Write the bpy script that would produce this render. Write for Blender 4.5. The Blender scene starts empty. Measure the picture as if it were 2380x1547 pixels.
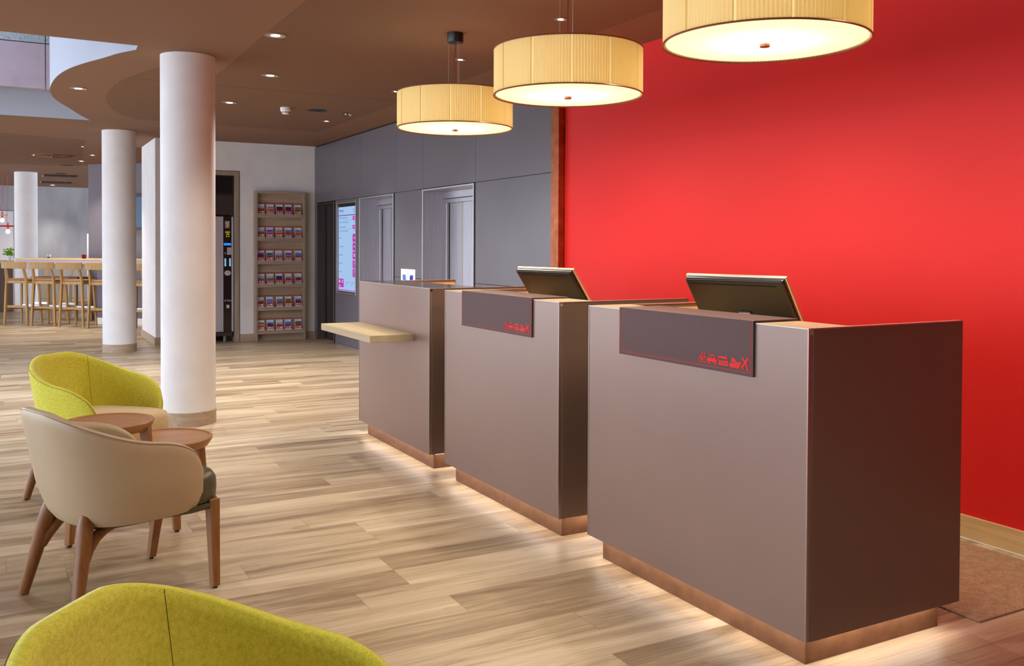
import bpy, bmesh, math, random
from mathutils import Vector, Matrix
from mathutils.geometry import delaunay_2d_cdt

random.seed(7)
PI = math.pi
scene = bpy.context.scene
COL = scene.collection

# ------------------------------------------------------------------ colour / material helpers
def lin(c):
    def f(v):
        v = v / 255.0
        return v / 12.92 if v <= 0.04045 else ((v + 0.055) / 1.055) ** 2.4
    return (f(c[0]), f(c[1]), f(c[2]), 1.0)

class NT:
    def __init__(s, name):
        s.m = bpy.data.materials.new(name); s.m.use_nodes = True
        s.t = s.m.node_tree; s.t.nodes.clear()
        s.out = s.n('ShaderNodeOutputMaterial')
        s.b = s.n('ShaderNodeBsdfPrincipled')
        s.l(s.b.outputs[0], s.out.inputs[0])
    def n(s, typ, **kw):
        nd = s.t.nodes.new(typ)
        for k, v in kw.items(): setattr(nd, k, v)
        return nd
    def l(s, a, b): s.t.links.new(a, b)
    def val(s, sock, v):
        if hasattr(v, 'is_linked') or isinstance(v, bpy.types.NodeSocket): s.l(v, sock)
        else: sock.default_value = v
    def math(s, op, a, b=0.0, c=0.0):
        nd = s.n('ShaderNodeMath', operation=op)
        s.val(nd.inputs[0], a); s.val(nd.inputs[1], b); s.val(nd.inputs[2], c)
        return nd.outputs[0]
    def mix(s, f, a, b, blend='MIX'):
        nd = s.n('ShaderNodeMix', data_type='RGBA', blend_type=blend)
        s.val(nd.inputs[0], f); s.val(nd.inputs[6], a); s.val(nd.inputs[7], b)
        return nd.outputs[2]
    def ramp(s, f, stops):
        nd = s.n('ShaderNodeValToRGB')
        e = nd.color_ramp.elements
        while len(e) > 1: e.remove(e[-1])
        for i, (p, c) in enumerate(stops):
            el = e[0] if i == 0 else e.new(p)
            el.position = p; el.color = c
        s.val(nd.inputs[0], f); return nd.outputs[0]
    def pos(s): return s.n('ShaderNodeNewGeometry').outputs['Position']
    def obj(s): return s.n('ShaderNodeTexCoord').outputs['Object']
    def mapping(s, vec, scale=(1, 1, 1), rot=(0, 0, 0), loc=(0, 0, 0)):
        nd = s.n('ShaderNodeMapping'); s.l(vec, nd.inputs[0])
        nd.inputs['Scale'].default_value = scale; nd.inputs['Rotation'].default_value = rot
        nd.inputs['Location'].default_value = loc
        return nd.outputs[0]
    def noise(s, vec, scale, detail=4, rough=.55, dist=0.0):
        nd = s.n('ShaderNodeTexNoise'); s.l(vec, nd.inputs['Vector'])
        nd.inputs['Scale'].default_value = scale; nd.inputs['Detail'].default_value = detail
        nd.inputs['Roughness'].default_value = rough; nd.inputs['Distortion'].default_value = dist
        return nd.outputs[0]
    def bump(s, h, strength=.2, dist=.002):
        nd = s.n('ShaderNodeBump'); nd.inputs['Strength'].default_value = strength
        nd.inputs['Distance'].default_value = dist; s.l(h, nd.inputs['Height'])
        s.l(nd.outputs[0], s.b.inputs['Normal'])

def mat(name, c, rough=.5, metal=0.0, spec=.5, emit=None, es=0.0, coat=0.0, raw=False):
    t = NT(name); b = t.b
    b.inputs['Base Color'].default_value = c if raw else lin(c)
    b.inputs['Roughness'].default_value = rough; b.inputs['Metallic'].default_value = metal
    b.inputs['Specular IOR Level'].default_value = spec
    b.inputs['Coat Weight'].default_value = coat
    if emit: b.inputs['Emission Color'].default_value = lin(emit); b.inputs['Emission Strength'].default_value = es
    return t.m

def mat_mottle(name, c1, c2, scale=6, rough=.6, metal=0.0, stretch=(1, 1, 1), bump=0.0, detail=5, spec=.5):
    t = NT(name)
    v = t.mapping(t.obj(), stretch)
    f = t.noise(v, scale, detail)
    c = t.ramp(f, [(.32, lin(c1)), (.68, lin(c2))])
    t.l(c, t.b.inputs['Base Color'])
    t.b.inputs['Roughness'].default_value = rough; t.b.inputs['Metallic'].default_value = metal
    t.b.inputs['Specular IOR Level'].default_value = spec
    if bump: t.bump(f, bump)
    return t.m

def mat_felt(name, c1, c2, scale=420, bump=.35):
    t = NT(name)
    v = t.obj()
    f1 = t.noise(v, scale, 3, .7); f2 = t.noise(v, scale * .22, 3, .6)
    f = t.math('ADD', t.math('MULTIPLY', f1, .6), t.math('MULTIPLY', f2, .4))
    t.l(t.ramp(f, [(.36, lin(c1)), (.62, lin(c2))]), t.b.inputs['Base Color'])
    t.b.inputs['Roughness'].default_value = .92
    t.b.inputs['Specular IOR Level'].default_value = .15
    t.b.inputs['Sheen Weight'].default_value = .35; t.b.inputs['Sheen Roughness'].default_value = .5
    t.bump(f, bump, .0015)
    return t.m

def mat_wood(name, dark, light, axis='x', scale=1.0, rough=.45, spec=.4):
    """straight grain along one axis of the object"""
    t = NT(name)
    st = {'x': (1.2, 26, 26), 'y': (26, 1.2, 26), 'z': (26, 26, 1.2)}[axis]
    v = t.mapping(t.obj(), tuple(a * scale for a in st))
    f1 = t.noise(v, 1.0, 5, .6, .6); f2 = t.noise(t.mapping(t.obj(), tuple(a * scale * 4 for a in st)), 1.0, 2)
    f = t.math('ADD', t.math('MULTIPLY', f1, .75), t.math('MULTIPLY', f2, .25))
    t.l(t.ramp(f, [(.3, lin(dark)), (.7, lin(light))]), t.b.inputs['Base Color'])
    t.b.inputs['Roughness'].default_value = rough; t.b.inputs['Specular IOR Level'].default_value = spec
    t.bump(f2, .06, .001)
    return t.m

def mat_floor():
    t = NT('oak_planks')
    sx = t.n('ShaderNodeSeparateXYZ'); t.l(t.pos(), sx.inputs[0])
    X, Y = sx.outputs[0], sx.outputs[1]
    W, L = .187, 1.32
    yr = t.math('DIVIDE', t.math('ADD', Y, 20.02), W)
    row = t.math('FLOOR', yr)
    wn = t.n('ShaderNodeTexWhiteNoise', noise_dimensions='1D'); t.l(row, wn.inputs['W'])
    xs = t.math('ADD', t.math('DIVIDE', X, L), t.math('MULTIPLY', wn.outputs[0], 7.3))
    colm = t.math('FLOOR', xs)
    idn = t.math('ADD', t.math('MULTIPLY', row, 13.7), t.math('MULTIPLY', colm, 5.13))
    w2 = t.n('ShaderNodeTexWhiteNoise', noise_dimensions='1D'); t.l(idn, w2.inputs['W'])
    rnd = w2.outputs[0]
    cv = t.n('ShaderNodeCombineXYZ')
    t.l(t.math('ADD', X, t.math('MULTIPLY', rnd, 60.0)), cv.inputs[0])
    t.l(t.math('ADD', Y, t.math('MULTIPLY', rnd, 37.0)), cv.inputs[1])
    t.l(t.math('MULTIPLY', rnd, 20.0), cv.inputs[2])
    P = cv.outputs[0]
    broad = t.noise(t.mapping(P, (.65, 6.5, 1)), 1.0, 5, .55, 1.1)
    fine = t.noise(t.mapping(P, (3.0, 90, 1)), 1.0, 4, .65)
    wob = t.noise(t.mapping(P, (1.1, 6, 1)), 1.0, 2)
    wv = t.n('ShaderNodeTexWave', wave_type='BANDS', bands_direction='Y')
    t.l(t.mapping(P, (.5, 1, 1)), wv.inputs['Vector'])
    wv.inputs['Scale'].default_value = 13; wv.inputs['Distortion'].default_value = 7
    wv.inputs['Detail'].default_value = 3; wv.inputs['Detail Scale'].default_value = .9
    knot = t.noise(t.mapping(P, (2.0, 9, 1)), 1.0, 4, .6, 1.5)
    f = t.math('ADD', t.math('MULTIPLY', broad, .66), t.math('MULTIPLY', fine, .26))
    f = t.math('ADD', f, t.math('MULTIPLY', wv.outputs[0], .025))
    f = t.math('ADD', f, t.math('MULTIPLY', t.math('SUBTRACT', rnd, .5), .15))
    c = t.ramp(f, [(.24, lin((112, 90, 64))), (.38, lin((156, 132, 102))), (.5, lin((190, 168, 137))), (.68, lin((220, 202, 174)))])
    kd = t.ramp(knot, [(.60, (1, 1, 1, 1)), (.78, (.42, .34, .26, 1))])
    c = t.mix(.8, c, kd, 'MULTIPLY')
    # joints
    fy = t.math('FRACT', yr); fx = t.math('FRACT', xs)
    jy = t.math('LESS_THAN', t.math('MINIMUM', fy, t.math('SUBTRACT', 1.0, fy)), .006)
    jx = t.math('LESS_THAN', t.math('MINIMUM', fx, t.math('SUBTRACT', 1.0, fx)), .0011)
    j = t.math('MULTIPLY', t.math('MAXIMUM', jy, jx), .45)
    c = t.mix(j, c, lin((96, 70, 46)))
    t.l(c, t.b.inputs['Base Color'])
    r = t.math('ADD', .30, t.math('MULTIPLY', fine, .16))
    t.l(r, t.b.inputs['Roughness']); t.b.inputs['Specular IOR Level'].default_value = .38
    t.bump(fine, .07, .001)
    return t.m

def mat_ceiling(perf):
    t = NT('ceiling_perforated' if perf else 'ceiling_plaster')
    base = lin((142, 108, 86))
    if perf:
        sx = t.n('ShaderNodeSeparateXYZ'); t.l(t.pos(), sx.inputs[0])
        g = []
        for k in (0, 1):
            a = t.math('DIVIDE', sx.outputs[k], .018)
            g.append(t.math('SUBTRACT', t.math('FRACT', a), .5))
        d = t.math('ADD', t.math('MULTIPLY', g[0], g[0]), t.math('MULTIPLY', g[1], g[1]))
        h = t.math('LESS_THAN', d, .075)
        jt = t.math('LESS_THAN', t.math('ABSOLUTE', t.math('SUBTRACT', sx.outputs[1], 8.84)), .004)
        m = t.math('MAXIMUM', h, jt)
        c = t.mix(m, base, lin((40, 26, 18)))
        t.l(c, t.b.inputs['Base Color'])
    else:
        t.b.inputs['Base Color'].default_value = base
    t.b.inputs['Roughness'].default_value = .75; t.b.inputs['Specular IOR Level'].default_value = .2
    return t.m

def mat_brushed(name, c, rough=.3, axis='z'):
    t = NT(name)
    st = {'z': (120, 120, 1.5), 'y': (120, 1.5, 120)}[axis]
    f = t.noise(t.mapping(t.obj(), st), 1.0, 3)
    t.l(t.ramp(f, [(.3, lin(tuple(v * .9 for v in c))), (.7, lin(c))]), t.b.inputs['Base Color'])
    t.b.inputs['Metallic'].default_value = 1.0
    t.l(t.math('ADD', rough, t.math('MULTIPLY', f, .12)), t.b.inputs['Roughness'])
    return t.m

def mat_emit(name, c, s):
    t = NT(name); t.b.inputs['Base Color'].default_value = lin((12, 12, 14)) if name.startswith(('lcd', 'tv')) else lin(c)
    t.b.inputs['Emission Color'].default_value = lin(c); t.b.inputs['Emission Strength'].default_value = s
    t.b.inputs['Roughness'].default_value = .4
    return t.m

def mat_shade(name='pleated_fabric', tc=(254, 244, 206)):
    t = NT(name)
    tr = t.n('ShaderNodeBsdfTranslucent'); tr.inputs[0].default_value = lin(tc)
    df = t.n('ShaderNodeBsdfDiffuse'); df.inputs[0].default_value = lin((244, 226, 176))
    mx = t.n('ShaderNodeMixShader'); mx.inputs[0].default_value = .62
    t.l(df.outputs[0], mx.inputs[1]); t.l(tr.outputs[0], mx.inputs[2])
    t.l(mx.outputs[0], t.out.inputs[0])
    return t.m

def mat_glass(name, c=(255, 255, 255), rough=.03):
    t = NT(name); t.b.inputs['Base Color'].default_value = lin(c)
    t.b.inputs['Transmission Weight'].default_value = 1.0; t.b.inputs['Roughness'].default_value = rough
    t.b.inputs['IOR'].default_value = 1.45
    return t.m

M = {}
M['floor'] = mat_floor()
M['ceil'] = mat_ceiling(False); M['perf'] = mat_ceiling(True)
M['white'] = mat_mottle('white_plaster', (226, 224, 226), (236, 234, 235), 3, .75)
M['void'] = mat('void_plaster', (176, 180, 192), .8)
M['red'] = mat_mottle('red_paint', (222, 35, 32), (225, 37, 34), 1.2, .55, spec=.3)
M['panel'] = mat_mottle('grey_laminate_panel', (98, 95, 103), (103, 100, 108), 1.2, .34, spec=.5)
M['gap'] = mat('dark_gap', (14, 12, 12), .9)
M['copper'] = mat_mottle('copper_trim', (140, 72, 40), (176, 100, 58), 9, .38, .75)
M['plinth'] = mat_mottle('bronze_plinth', (104, 70, 46), (128, 90, 62), 12, .5, .35)
M['steel'] = mat_brushed('brushed_steel', (204, 203, 212), .36)
M['steel_dark'] = mat_brushed('dark_brushed_steel', (120, 116, 116), .34)
M['alu'] = mat('aluminium_edge', (176, 166, 156), .38, .9)
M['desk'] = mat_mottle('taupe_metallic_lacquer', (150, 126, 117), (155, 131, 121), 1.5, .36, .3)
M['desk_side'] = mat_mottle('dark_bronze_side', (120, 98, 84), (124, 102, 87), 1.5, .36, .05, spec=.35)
M['desktop'] = mat('bronze_glass_top', (112, 84, 54), .14, .6)
M['maple'] = mat_wood('maple', (206, 172, 112), (228, 196, 138), 'y', .8)
M['maple_x'] = mat_wood('pale_oak_ledge', (186, 166, 132), (206, 188, 154), 'y', .7)
M['oak_trim'] = mat_wood('oak_skirting', (206, 172, 120), (232, 202, 152), 'y', .9)
M['grey_oak'] = mat_wood('grey_oak', (142, 124, 108), (178, 160, 142), 'z', .6)
M['grey_oak_h'] = mat_wood('grey_oak_horizontal', (150, 128, 106), (190, 168, 146), 'x', .6)
M['beech'] = mat_wood('beech_wood', (118, 74, 38), (158, 108, 62), 'z', .8, .38)
M['beech_top'] = mat_wood('beech_tabletop', (156, 106, 64), (184, 132, 86), 'x', .5, .36)
M['stool'] = mat_wood('oak_stool', (160, 122, 66), (190, 154, 94), 'z', .8)
M['felt'] = mat_felt('lime_felt', (200, 198, 40), (240, 238, 100))
M['felt_seat'] = mat_felt('sand_felt', (200, 174, 130), (226, 204, 164))
M['leather'] = mat_mottle('beige_leather', (190, 170, 138), (193, 173, 141), 60, .4, bump=.01)
M['leather_in'] = mat_mottle('cream_leather', (206, 190, 150), (216, 200, 160), 30, .42, bump=.05)
M['olive'] = mat_mottle('olive_leather', (72, 70, 50), (86, 84, 62), 26, .38, bump=.1)
M['seam_l'] = mat('tan_piping', (120, 88, 60), .6)
M['seam_f'] = mat('olive_thread', (92, 82, 14), .8)
M['black'] = mat('black_plastic', (16, 15, 16), .4)
M['monitor'] = mat('black_monitor_plastic', (20, 18, 21), .3)
M['silver'] = mat('silver_plastic', (206, 204, 204), .3, .6)
M['gold_edge'] = mat('champagne_bezel', (214, 200, 178), .3, .75)
M['screen_off'] = mat('dark_screen', (12, 12, 14), .1)
M['mat_leather'] = mat_mottle('brown_leather_mat', (84, 52, 49), (89, 56, 53), 45, .55, bump=.03)
M['red_thread'] = mat('red_thread', (206, 40, 50), .7)
M['red_print'] = mat('red_print', (236, 20, 24), .6)
M['shade'] = mat_shade(); M['shade_fold'] = mat_shade('pleat_double_layer', (228, 202, 130))
def mat_diffuser():
    t = NT('frosted_diffuser')
    tr = t.n('ShaderNodeBsdfTranslucent'); tr.inputs[0].default_value = lin((250, 246, 236))
    em = t.n('ShaderNodeEmission'); em.inputs[0].default_value = lin((255, 240, 200)); em.inputs[1].default_value = .40
    ad_ = t.n('ShaderNodeAddShader'); t.l(tr.outputs[0], ad_.inputs[0]); t.l(em.outputs[0], ad_.inputs[1])
    t.l(ad_.outputs[0], t.out.inputs[0])
    return t.m
M['diffuser'] = mat_diffuser()
M['cord_red'] = mat('red_flex', (130, 36, 24), .6)
M['wire'] = mat('steel_wire', (190, 170, 150), .4, .8)
M['finial'] = mat('copper_finial', (150, 100, 80), .35, .6)
M['lamp_emit'] = mat_emit('downlight_lens', (255, 252, 246), 6)
M['ring'] = mat('downlight_ring', (150, 128, 112), .35, .6)
M['reflector'] = mat('downlight_reflector', (224, 214, 206), .3, .5)
M['white_plastic'] = mat('white_plastic', (232, 232, 234), .4)
M['speaker'] = mat('dark_grille', (42, 36, 38), .7)
M['pink'] = mat_mottle('rose_cladding', (176, 158, 170), (190, 172, 182), 4, .6)
M['speckle'] = mat_mottle('speckled_panel', (120, 130, 140), (206, 214, 220), 120, .6)
M['concrete'] = mat_mottle('concrete_wall', (150, 150, 156), (182, 182, 186), 1.6, .8, stretch=(1, 1, .35))
M['darkgrey'] = mat('mauve_grey_paint', (112, 104, 112), .6)
M['niche'] = mat('lit_white_panel', (226, 222, 226), .7)
M['red_lamp'] = mat('red_lamp_metal', (206, 30, 26), .4)
M['bulb'] = mat_emit('bulb', (255, 244, 224), 5)
M['leaf'] = mat_mottle('basil_leaf', (110, 170, 30), (176, 214, 76), 30, .5)
M['carpet'] = mat_felt('brown_loop_carpet', (130, 100, 68), (184, 150, 110), 110, .9)
M['vend_black'] = mat('glossy_black_panel', (22, 14, 12), .12)
M['vend_silver'] = mat('satin_aluminium', (188, 188, 200), .35, .5)
M['brown_panel'] = mat('dark_brown_panel', (52, 40, 36), .5)
M['lattice'] = mat('dark_vent', (30, 22, 18), .6)
M['yellow'] = mat('yellow_label', (214, 200, 24), .5)
M['green_led'] = mat_emit('green_led', (150, 230, 40), 1.2)
M['blue_led'] = mat_emit('blue_display', (30, 130, 240), 1.0)
M['button'] = mat_emit('lit_button', (150, 215, 250), 1.0)
M['label'] = mat('paper_label', (206, 200, 206), .6)
M['brass'] = mat('brass_lock', (190, 160, 120), .3, .8)
M['scr_blue'] = mat_emit('lcd_pale_blue', (164, 198, 238), .95)
M['scr_pink'] = mat_emit('lcd_magenta', (190, 40, 178), .9)
M['scr_purple'] = mat_emit('lcd_purple', (112, 40, 168), .9)
M['scr_white'] = mat_emit('lcd_white', (236, 226, 250), 1.0)
M['scr_text'] = mat_emit('lcd_text', (112, 150, 200), .85)
M['tv'] = mat_emit('tv_blue', (44, 94, 134), .62)
M['glass'] = mat_glass('clear_glass'); M['glass_red'] = mat_glass('red_glass', (220, 10, 20))
M['wax'] = mat('candle_wax', (240, 236, 226), .5)
M['paper'] = mat('white_paper', (236, 234, 240), .5)
M['bro_red'] = mat('brochure_red', (186, 18, 30), .5)
M['ink'] = mat('grey_ink', (130, 126, 140), .6)
M['foot'] = mat('black_glide', (14, 12, 12), .5)
M['led'] = mat_emit('led_strip', (255, 236, 214), 2)
BRO = {}
for k, c in {'sky_blue': (70, 130, 220), 'pale_sky': (170, 186, 222), 'violet': (130, 60, 190), 'deep_blue': (20, 40, 150), 'dusk': (176, 130, 170),
             'green': (96, 120, 50), 'rust': (190, 70, 30), 'orange': (226, 150, 50), 'dark_red': (110, 16, 20), 'grey': (120, 112, 118), 'night': (40, 24, 60),
             'lilac': (150, 130, 210), 'teal': (40, 100, 110), 'sand': (206, 180, 150)}.items():
    BRO[k] = mat('print_' + k, c, .5)

# ------------------------------------------------------------------ mesh builder
class MB:
    def __init__(s): s.v = []; s.f = []; s.mi = []; s.cur = 0
    def add(s, vs, fs, m=None):
        o = len(s.v); s.v += [tuple(v) for v in vs]
        for f in fs: s.f.append([o + i for i in f]); s.mi.append(s.cur if m is None else m)
        return s
    def box(s, x0, x1, y0, y1, z0, z1, m=None, T=None):
        vs = [Vector((x, y, z)) for x in (x0, x1) for y in (y0, y1) for z in (z0, z1)]
        if T: vs = [T @ v for v in vs]
        return s.add(vs, [(0, 1, 3, 2), (4, 6, 7, 5), (0, 4, 5, 1), (2, 3, 7, 6), (0, 2, 6, 4), (1, 5, 7, 3)], m)
    def lathe(s, prof, n=32, c=(0, 0, 0), m=None, axis='z', T=None):
        vs = []; fs = []
        k = len(prof)
        for i in range(n):
            a = 2 * PI * i / n
            for r, h in prof:
                p = Vector((r * math.cos(a), r * math.sin(a), h))
                if axis == 'x': p = Vector((p.z, p.x, p.y))
                if axis == 'y': p = Vector((p.x, p.z, p.y))
                p = p + Vector(c)
                vs.append(T @ p if T else p)
        for i in range(n):
            j = (i + 1) % n
            for q in range(k - 1): fs.append((i * k + q, j * k + q, j * k + q + 1, i * k + q + 1))
        if prof[0][0] > 1e-6: fs.append(tuple(i * k for i in range(n))[::-1])
        if prof[-1][0] > 1e-6: fs.append(tuple(i * k + k - 1 for i in range(n)))
        return s.add(vs, fs, m)
    def cyl(s, c, r, h, n=24, m=None, r2=None, axis='z', T=None):
        return s.lathe([(r, 0), (r if r2 is None else r2, h)], n, c, m, axis, T)
    def tube(s, pts, r, n=8, closed=False, m=None):
        pts = [Vector(p) for p in pts]; N = len(pts); vs = []; fs = []
        rr = r if isinstance(r, (list, tuple)) else [r] * N
        up = Vector((0, 0, 1)); pa = None
        for i, p in enumerate(pts):
            t = (pts[(i + 1) % N] - pts[i - 1]) if closed else (pts[min(i + 1, N - 1)] - pts[max(i - 1, 0)])
            t.normalize()
            if pa is None:
                a = t.cross(up)
                if a.length < 1e-3: a = t.cross(Vector((1, 0, 0)))
            else: a = pa - t * pa.dot(t)
            a.normalize(); pa = a; b = t.cross(a)
            for k in range(n):
                q = 2 * PI * k / n
                vs.append(p + (a * math.cos(q) + b * math.sin(q)) * rr[i])
        for i in range(N if closed else N - 1):
            j = (i + 1) % N
            for k in range(n):
                l = (k + 1) % n
                fs.append((i * n + k, i * n + l, j * n + l, j * n + k))
        if not closed:
            fs.append(tuple(range(n))[::-1]); fs.append(tuple((N - 1) * n + k for k in range(n)))
        return s.add(vs, fs, m)
    def sweep(s, secs, m=None):
        """loft between equal-length closed sections"""
        n = len(secs[0]); vs = [p for q in secs for p in q]; fs = []
        for i in range(len(secs) - 1):
            for k in range(n):
                l = (k + 1) % n
                fs.append((i * n + k, i * n + l, (i + 1) * n + l, (i + 1) * n + k))
        fs.append(tuple(range(n))[::-1]); fs.append(tuple((len(secs) - 1) * n + k for k in range(n)))
        return s.add(vs, fs, m)
    def prism(s, poly, z0, z1, m=None, T=None):
        n = len(poly)
        vs = [Vector((x, y, z0)) for x, y in poly] + [Vector((x, y, z1)) for x, y in poly]
        if T: vs = [T @ v for v in vs]
        fs = [tuple(range(n))[::-1], tuple(range(n, 2 * n))] + [(i, (i + 1) % n, n + (i + 1) % n, n + i) for i in range(n)]
        return s.add(vs, fs, m)
    def build(s, name, mats, parent=None, bevel=0, smooth=35, loc=None, seg=2, recalc=True):
        me = bpy.data.meshes.new(name)
        me.from_pydata(s.v, [], s.f)
        if not isinstance(mats, (list, tuple)): mats = [mats]
        for m in mats: me.materials.append(m)
        for p, i in zip(me.polygons, s.mi): p.material_index = i
        if recalc:
            bm = bmesh.new(); bm.from_mesh(me); bmesh.ops.recalc_face_normals(bm, faces=bm.faces); bm.to_mesh(me); bm.free()
        me.shade_smooth(); me.set_sharp_from_angle(angle=math.radians(smooth))
        o = bpy.data.objects.new(name, me); COL.objects.link(o)
        if parent: o.parent = parent
        if loc: o.location = loc
        if bevel:
            b = o.modifiers.new('bevel', 'BEVEL'); b.width = bevel; b.segments = seg; b.limit_method = 'ANGLE'
            b.angle_limit = math.radians(40); b.harden_normals = True
        return o

def empty(name, label, cat, loc=(0, 0, 0), rz=0.0, group=None):
    o = bpy.data.objects.new(name, None); COL.objects.link(o)
    o.empty_display_size = .1; o.location = loc; o.rotation_euler = (0, 0, rz)
    o['label'] = label; o['category'] = cat
    if group: o['group'] = group
    return o
def tag(o, label, cat, group=None):
    o['label'] = label; o['category'] = cat
    if group: o['group'] = group
    return o
def struct(o):
    o['kind'] = 'structure'; return o
def copy_tree(o, parent=None):
    c = o.copy(); COL.objects.link(c)
    if parent: c.parent = parent
    for ch in list(o.children):
        if ch.type == 'LIGHT': continue
        copy_tree(ch, c)
    return c
def text_mesh(txt, size, name, material, parent=None, M4=None, extrude=.0005):
    cu = bpy.data.curves.new(name, 'FONT'); cu.body = txt; cu.size = size; cu.extrude = extrude
    o = bpy.data.objects.new(name, cu); COL.objects.link(o)
    bpy.context.view_layer.update()
    me = bpy.data.meshes.new_from_object(o.evaluated_get(bpy.context.evaluated_depsgraph_get()))
    bpy.data.objects.remove(o); bpy.data.curves.remove(cu)
    me.name = name; me.materials.clear(); me.materials.append(material)
    if M4: me.transform(M4)
    r = bpy.data.objects.new(name, me); COL.objects.link(r)
    if parent: r.parent = parent
    return r
def light(name, typ, loc, energy, color, parent=None, **kw):
    l = bpy.data.lights.new(name, typ); l.energy = energy; l.color = color
    for k, v in kw.items(): setattr(l, k, v)
    o = bpy.data.objects.new(name, l); COL.objects.link(o); o.location = loc
    if parent: o.parent = parent
    return o

ZC = 2.864          # ceiling height
XW = 4.06           # side wall plane

# ------------------------------------------------------------------ camera
F, YAW, PITCH, ROLL, CY = 2155.53, .4991, -.0191, .0043, 611.63
fw = Vector((math.sin(YAW) * math.cos(PITCH), math.cos(YAW) * math.cos(PITCH), math.sin(PITCH)))
rt = Vector((math.cos(YAW), -math.sin(YAW), 0)); up = rt.cross(fw)
r2 = rt * math.cos(ROLL) + up * math.sin(ROLL); u2 = up * math.cos(ROLL) - rt * math.sin(ROLL)
cam = bpy.data.cameras.new('camera'); cam.sensor_width = 36; cam.sensor_fit = 'HORIZONTAL'
cam.lens = F * 36 / 2380; cam.shift_y = (CY - 773.5) / 2380; cam.clip_start = .05; cam.clip_end = 200
co = bpy.data.objects.new('camera', cam); COL.objects.link(co)
co.matrix_world = Matrix(((r2.x, u2.x, -fw.x, 0), (r2.y, u2.y, -fw.y, 0), (r2.z, u2.z, -fw.z, 1.4), (0, 0, 0, 1)))
scene.camera = co

# ------------------------------------------------------------------ floor and ceiling
struct(MB().box(-6.5, 8, -5, 34, -.1, 0).build('floor', M['floor']))

arc = [(.867, 7.537), (.76, 7.76), (.679, 7.997), (.565, 8.30), (.467, 8.632), (.405, 9.0), (.375, 9.4), (.368, 9.80), (.385, 10.08), (.423, 10.40), (.50, 10.75), (.598, 11.10), (.73, 11.60), (.884, 12.111)]
def crom(P, k=5):
    Q = [Vector(p) for p in P]; out = []
    for i in range(len(Q) - 1):
        a, b_, c, d = Q[max(i - 1, 0)], Q[i], Q[i + 1], Q[min(i + 2, len(Q) - 1)]
        for j in range(k):
            t = j / k
            q = .5 * ((2 * b_) + (c - a) * t + (2 * a - 5 * b_ + 4 * c - d) * t * t + (3 * b_ - a - 3 * c + d) * t ** 3)
            out.append((q.x, q.y))
    return out + [tuple(Q[-1])]
arc = crom(arc)
hole = [(-6, 7.15), (.859, 7.368)] + arc + [(-6, 12.03)]
perf1 = [(1.535, -3), (3.56, -3), (3.56, 11.85), (1.42, 11.75), (1.30, 11.64), (1.138, 11.335), (1.04, 11.04), (.974, 10.757), (.90, 10.35), (.874, 10.03), (.866, 9.7), (.875, 9.366), (.905, 9.05), (.951, 8.765), (1.03, 8.45), (1.122, 8.16), (1.6, 8.25)]
perf2 = [(-6, 13.75), (-.067, 14.04), (.99, 14.4), (1.25, 19.4), (-6, 19.6)]
outer = [(-6.5, -5), (8, -5), (8, 34), (-6.5, 34)]
def inside(p, poly):
    c = False; n = len(poly)
    for i in range(n):
        a, b = poly[i], poly[i - 1]
        if (a[1] > p[1]) != (b[1] > p[1]) and p[0] < (b[0] - a[0]) * (p[1] - a[1]) / (b[1] - a[1]) + a[0]: c = not c
    return c
pts = []; eds = []
for poly in (outer, hole, perf1, perf2):
    o = len(pts); n = len(poly)
    pts += [Vector(p) for p in poly]; eds += [(o + i, o + (i + 1) % n) for i in range(n)]
vs, _, fs, *_r = delaunay_2d_cdt(pts, eds, [], 1, 1e-5)
mb = MB()
V = [(v.x, v.y, ZC) for v in vs]
mb.v = V
for f in fs:
    c = sum((vs[i] for i in f), Vector((0, 0))) / len(f)
    if inside(c, hole): continue
    mb.f.append(list(f)[::-1]); mb.mi.append(1 if inside(c, perf1) or inside(c, perf2) else 0)
struct(mb.build('ceiling', [M['ceil'], M['perf']], recalc=False))

# void in the ceiling: white fascias, rose cladding of the floor above
def strip(pts2, z0, z1, th, name, material, side=1):
    b = MB(); n = len(pts2); vv = []
    for i, p in enumerate(pts2):
        a = Vector(pts2[max(i - 1, 0)]); c = Vector(pts2[min(i + 1, n - 1)])
        d = (c - a).normalized(); nr = Vector((d.y, -d.x)) * side
        q = Vector(p) + nr * th
        vv += [(p[0], p[1], z0), (p[0], p[1], z1), (q.x, q.y, z1), (q.x, q.y, z0)]
    fs2 = []
    for i in range(n - 1):
        for k in range(4):
            l = (k + 1) % 4
            fs2.append((i * 4 + k, i * 4 + l, i * 4 + 4 + l, i * 4 + 4 + k))
    fs2 += [(0, 1, 2, 3), tuple(n * 4 - 4 + k for k in (3, 2, 1, 0))]
    b.add(vv, fs2)
    return struct(b.build(name, material, smooth=50))
strip([(.859, 7.368)] + arc, ZC + .002, 4.6, .12, 'wall_void_curve', M['void'])
strip([(-6, 7.15), (.859, 7.368)], ZC + .002, 4.6, .12, 'wall_void_front', M['void'])
strip([(.884, 12.111), (-6, 12.03)], ZC + .002, 4.6, .12, 'wall_void_back', M['void'])
b = MB()
b.box(-6, .400, 11.92, 12.02, 3.168, 3.68, 0); b.box(.408, .62, 11.92, 12.02, 3.168, 3.68, 0)
b.box(-6, .400, 11.92, 12.02, 3.69, 4.6, 1); b.box(.408, .62, 11.92, 12.02, 3.69, 4.6, 1)
struct(b.build('wall_upper_cladding', [M['pink'], M['speckle']], bevel=.003))

struct(MB().box(-6, 1.2, 7.0, 12.4, 4.6, 4.75).build('unseen_sky_blocker', M['void']))  # unseen cap added over the void to keep world light from above out
struct(MB().box(-6.2, -6, 7.0, 12.4, ZC, 4.75).build('unseen_side_blocker', M['void']))  # unseen slab added to block daylight reaching the void fascias from the left

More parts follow.
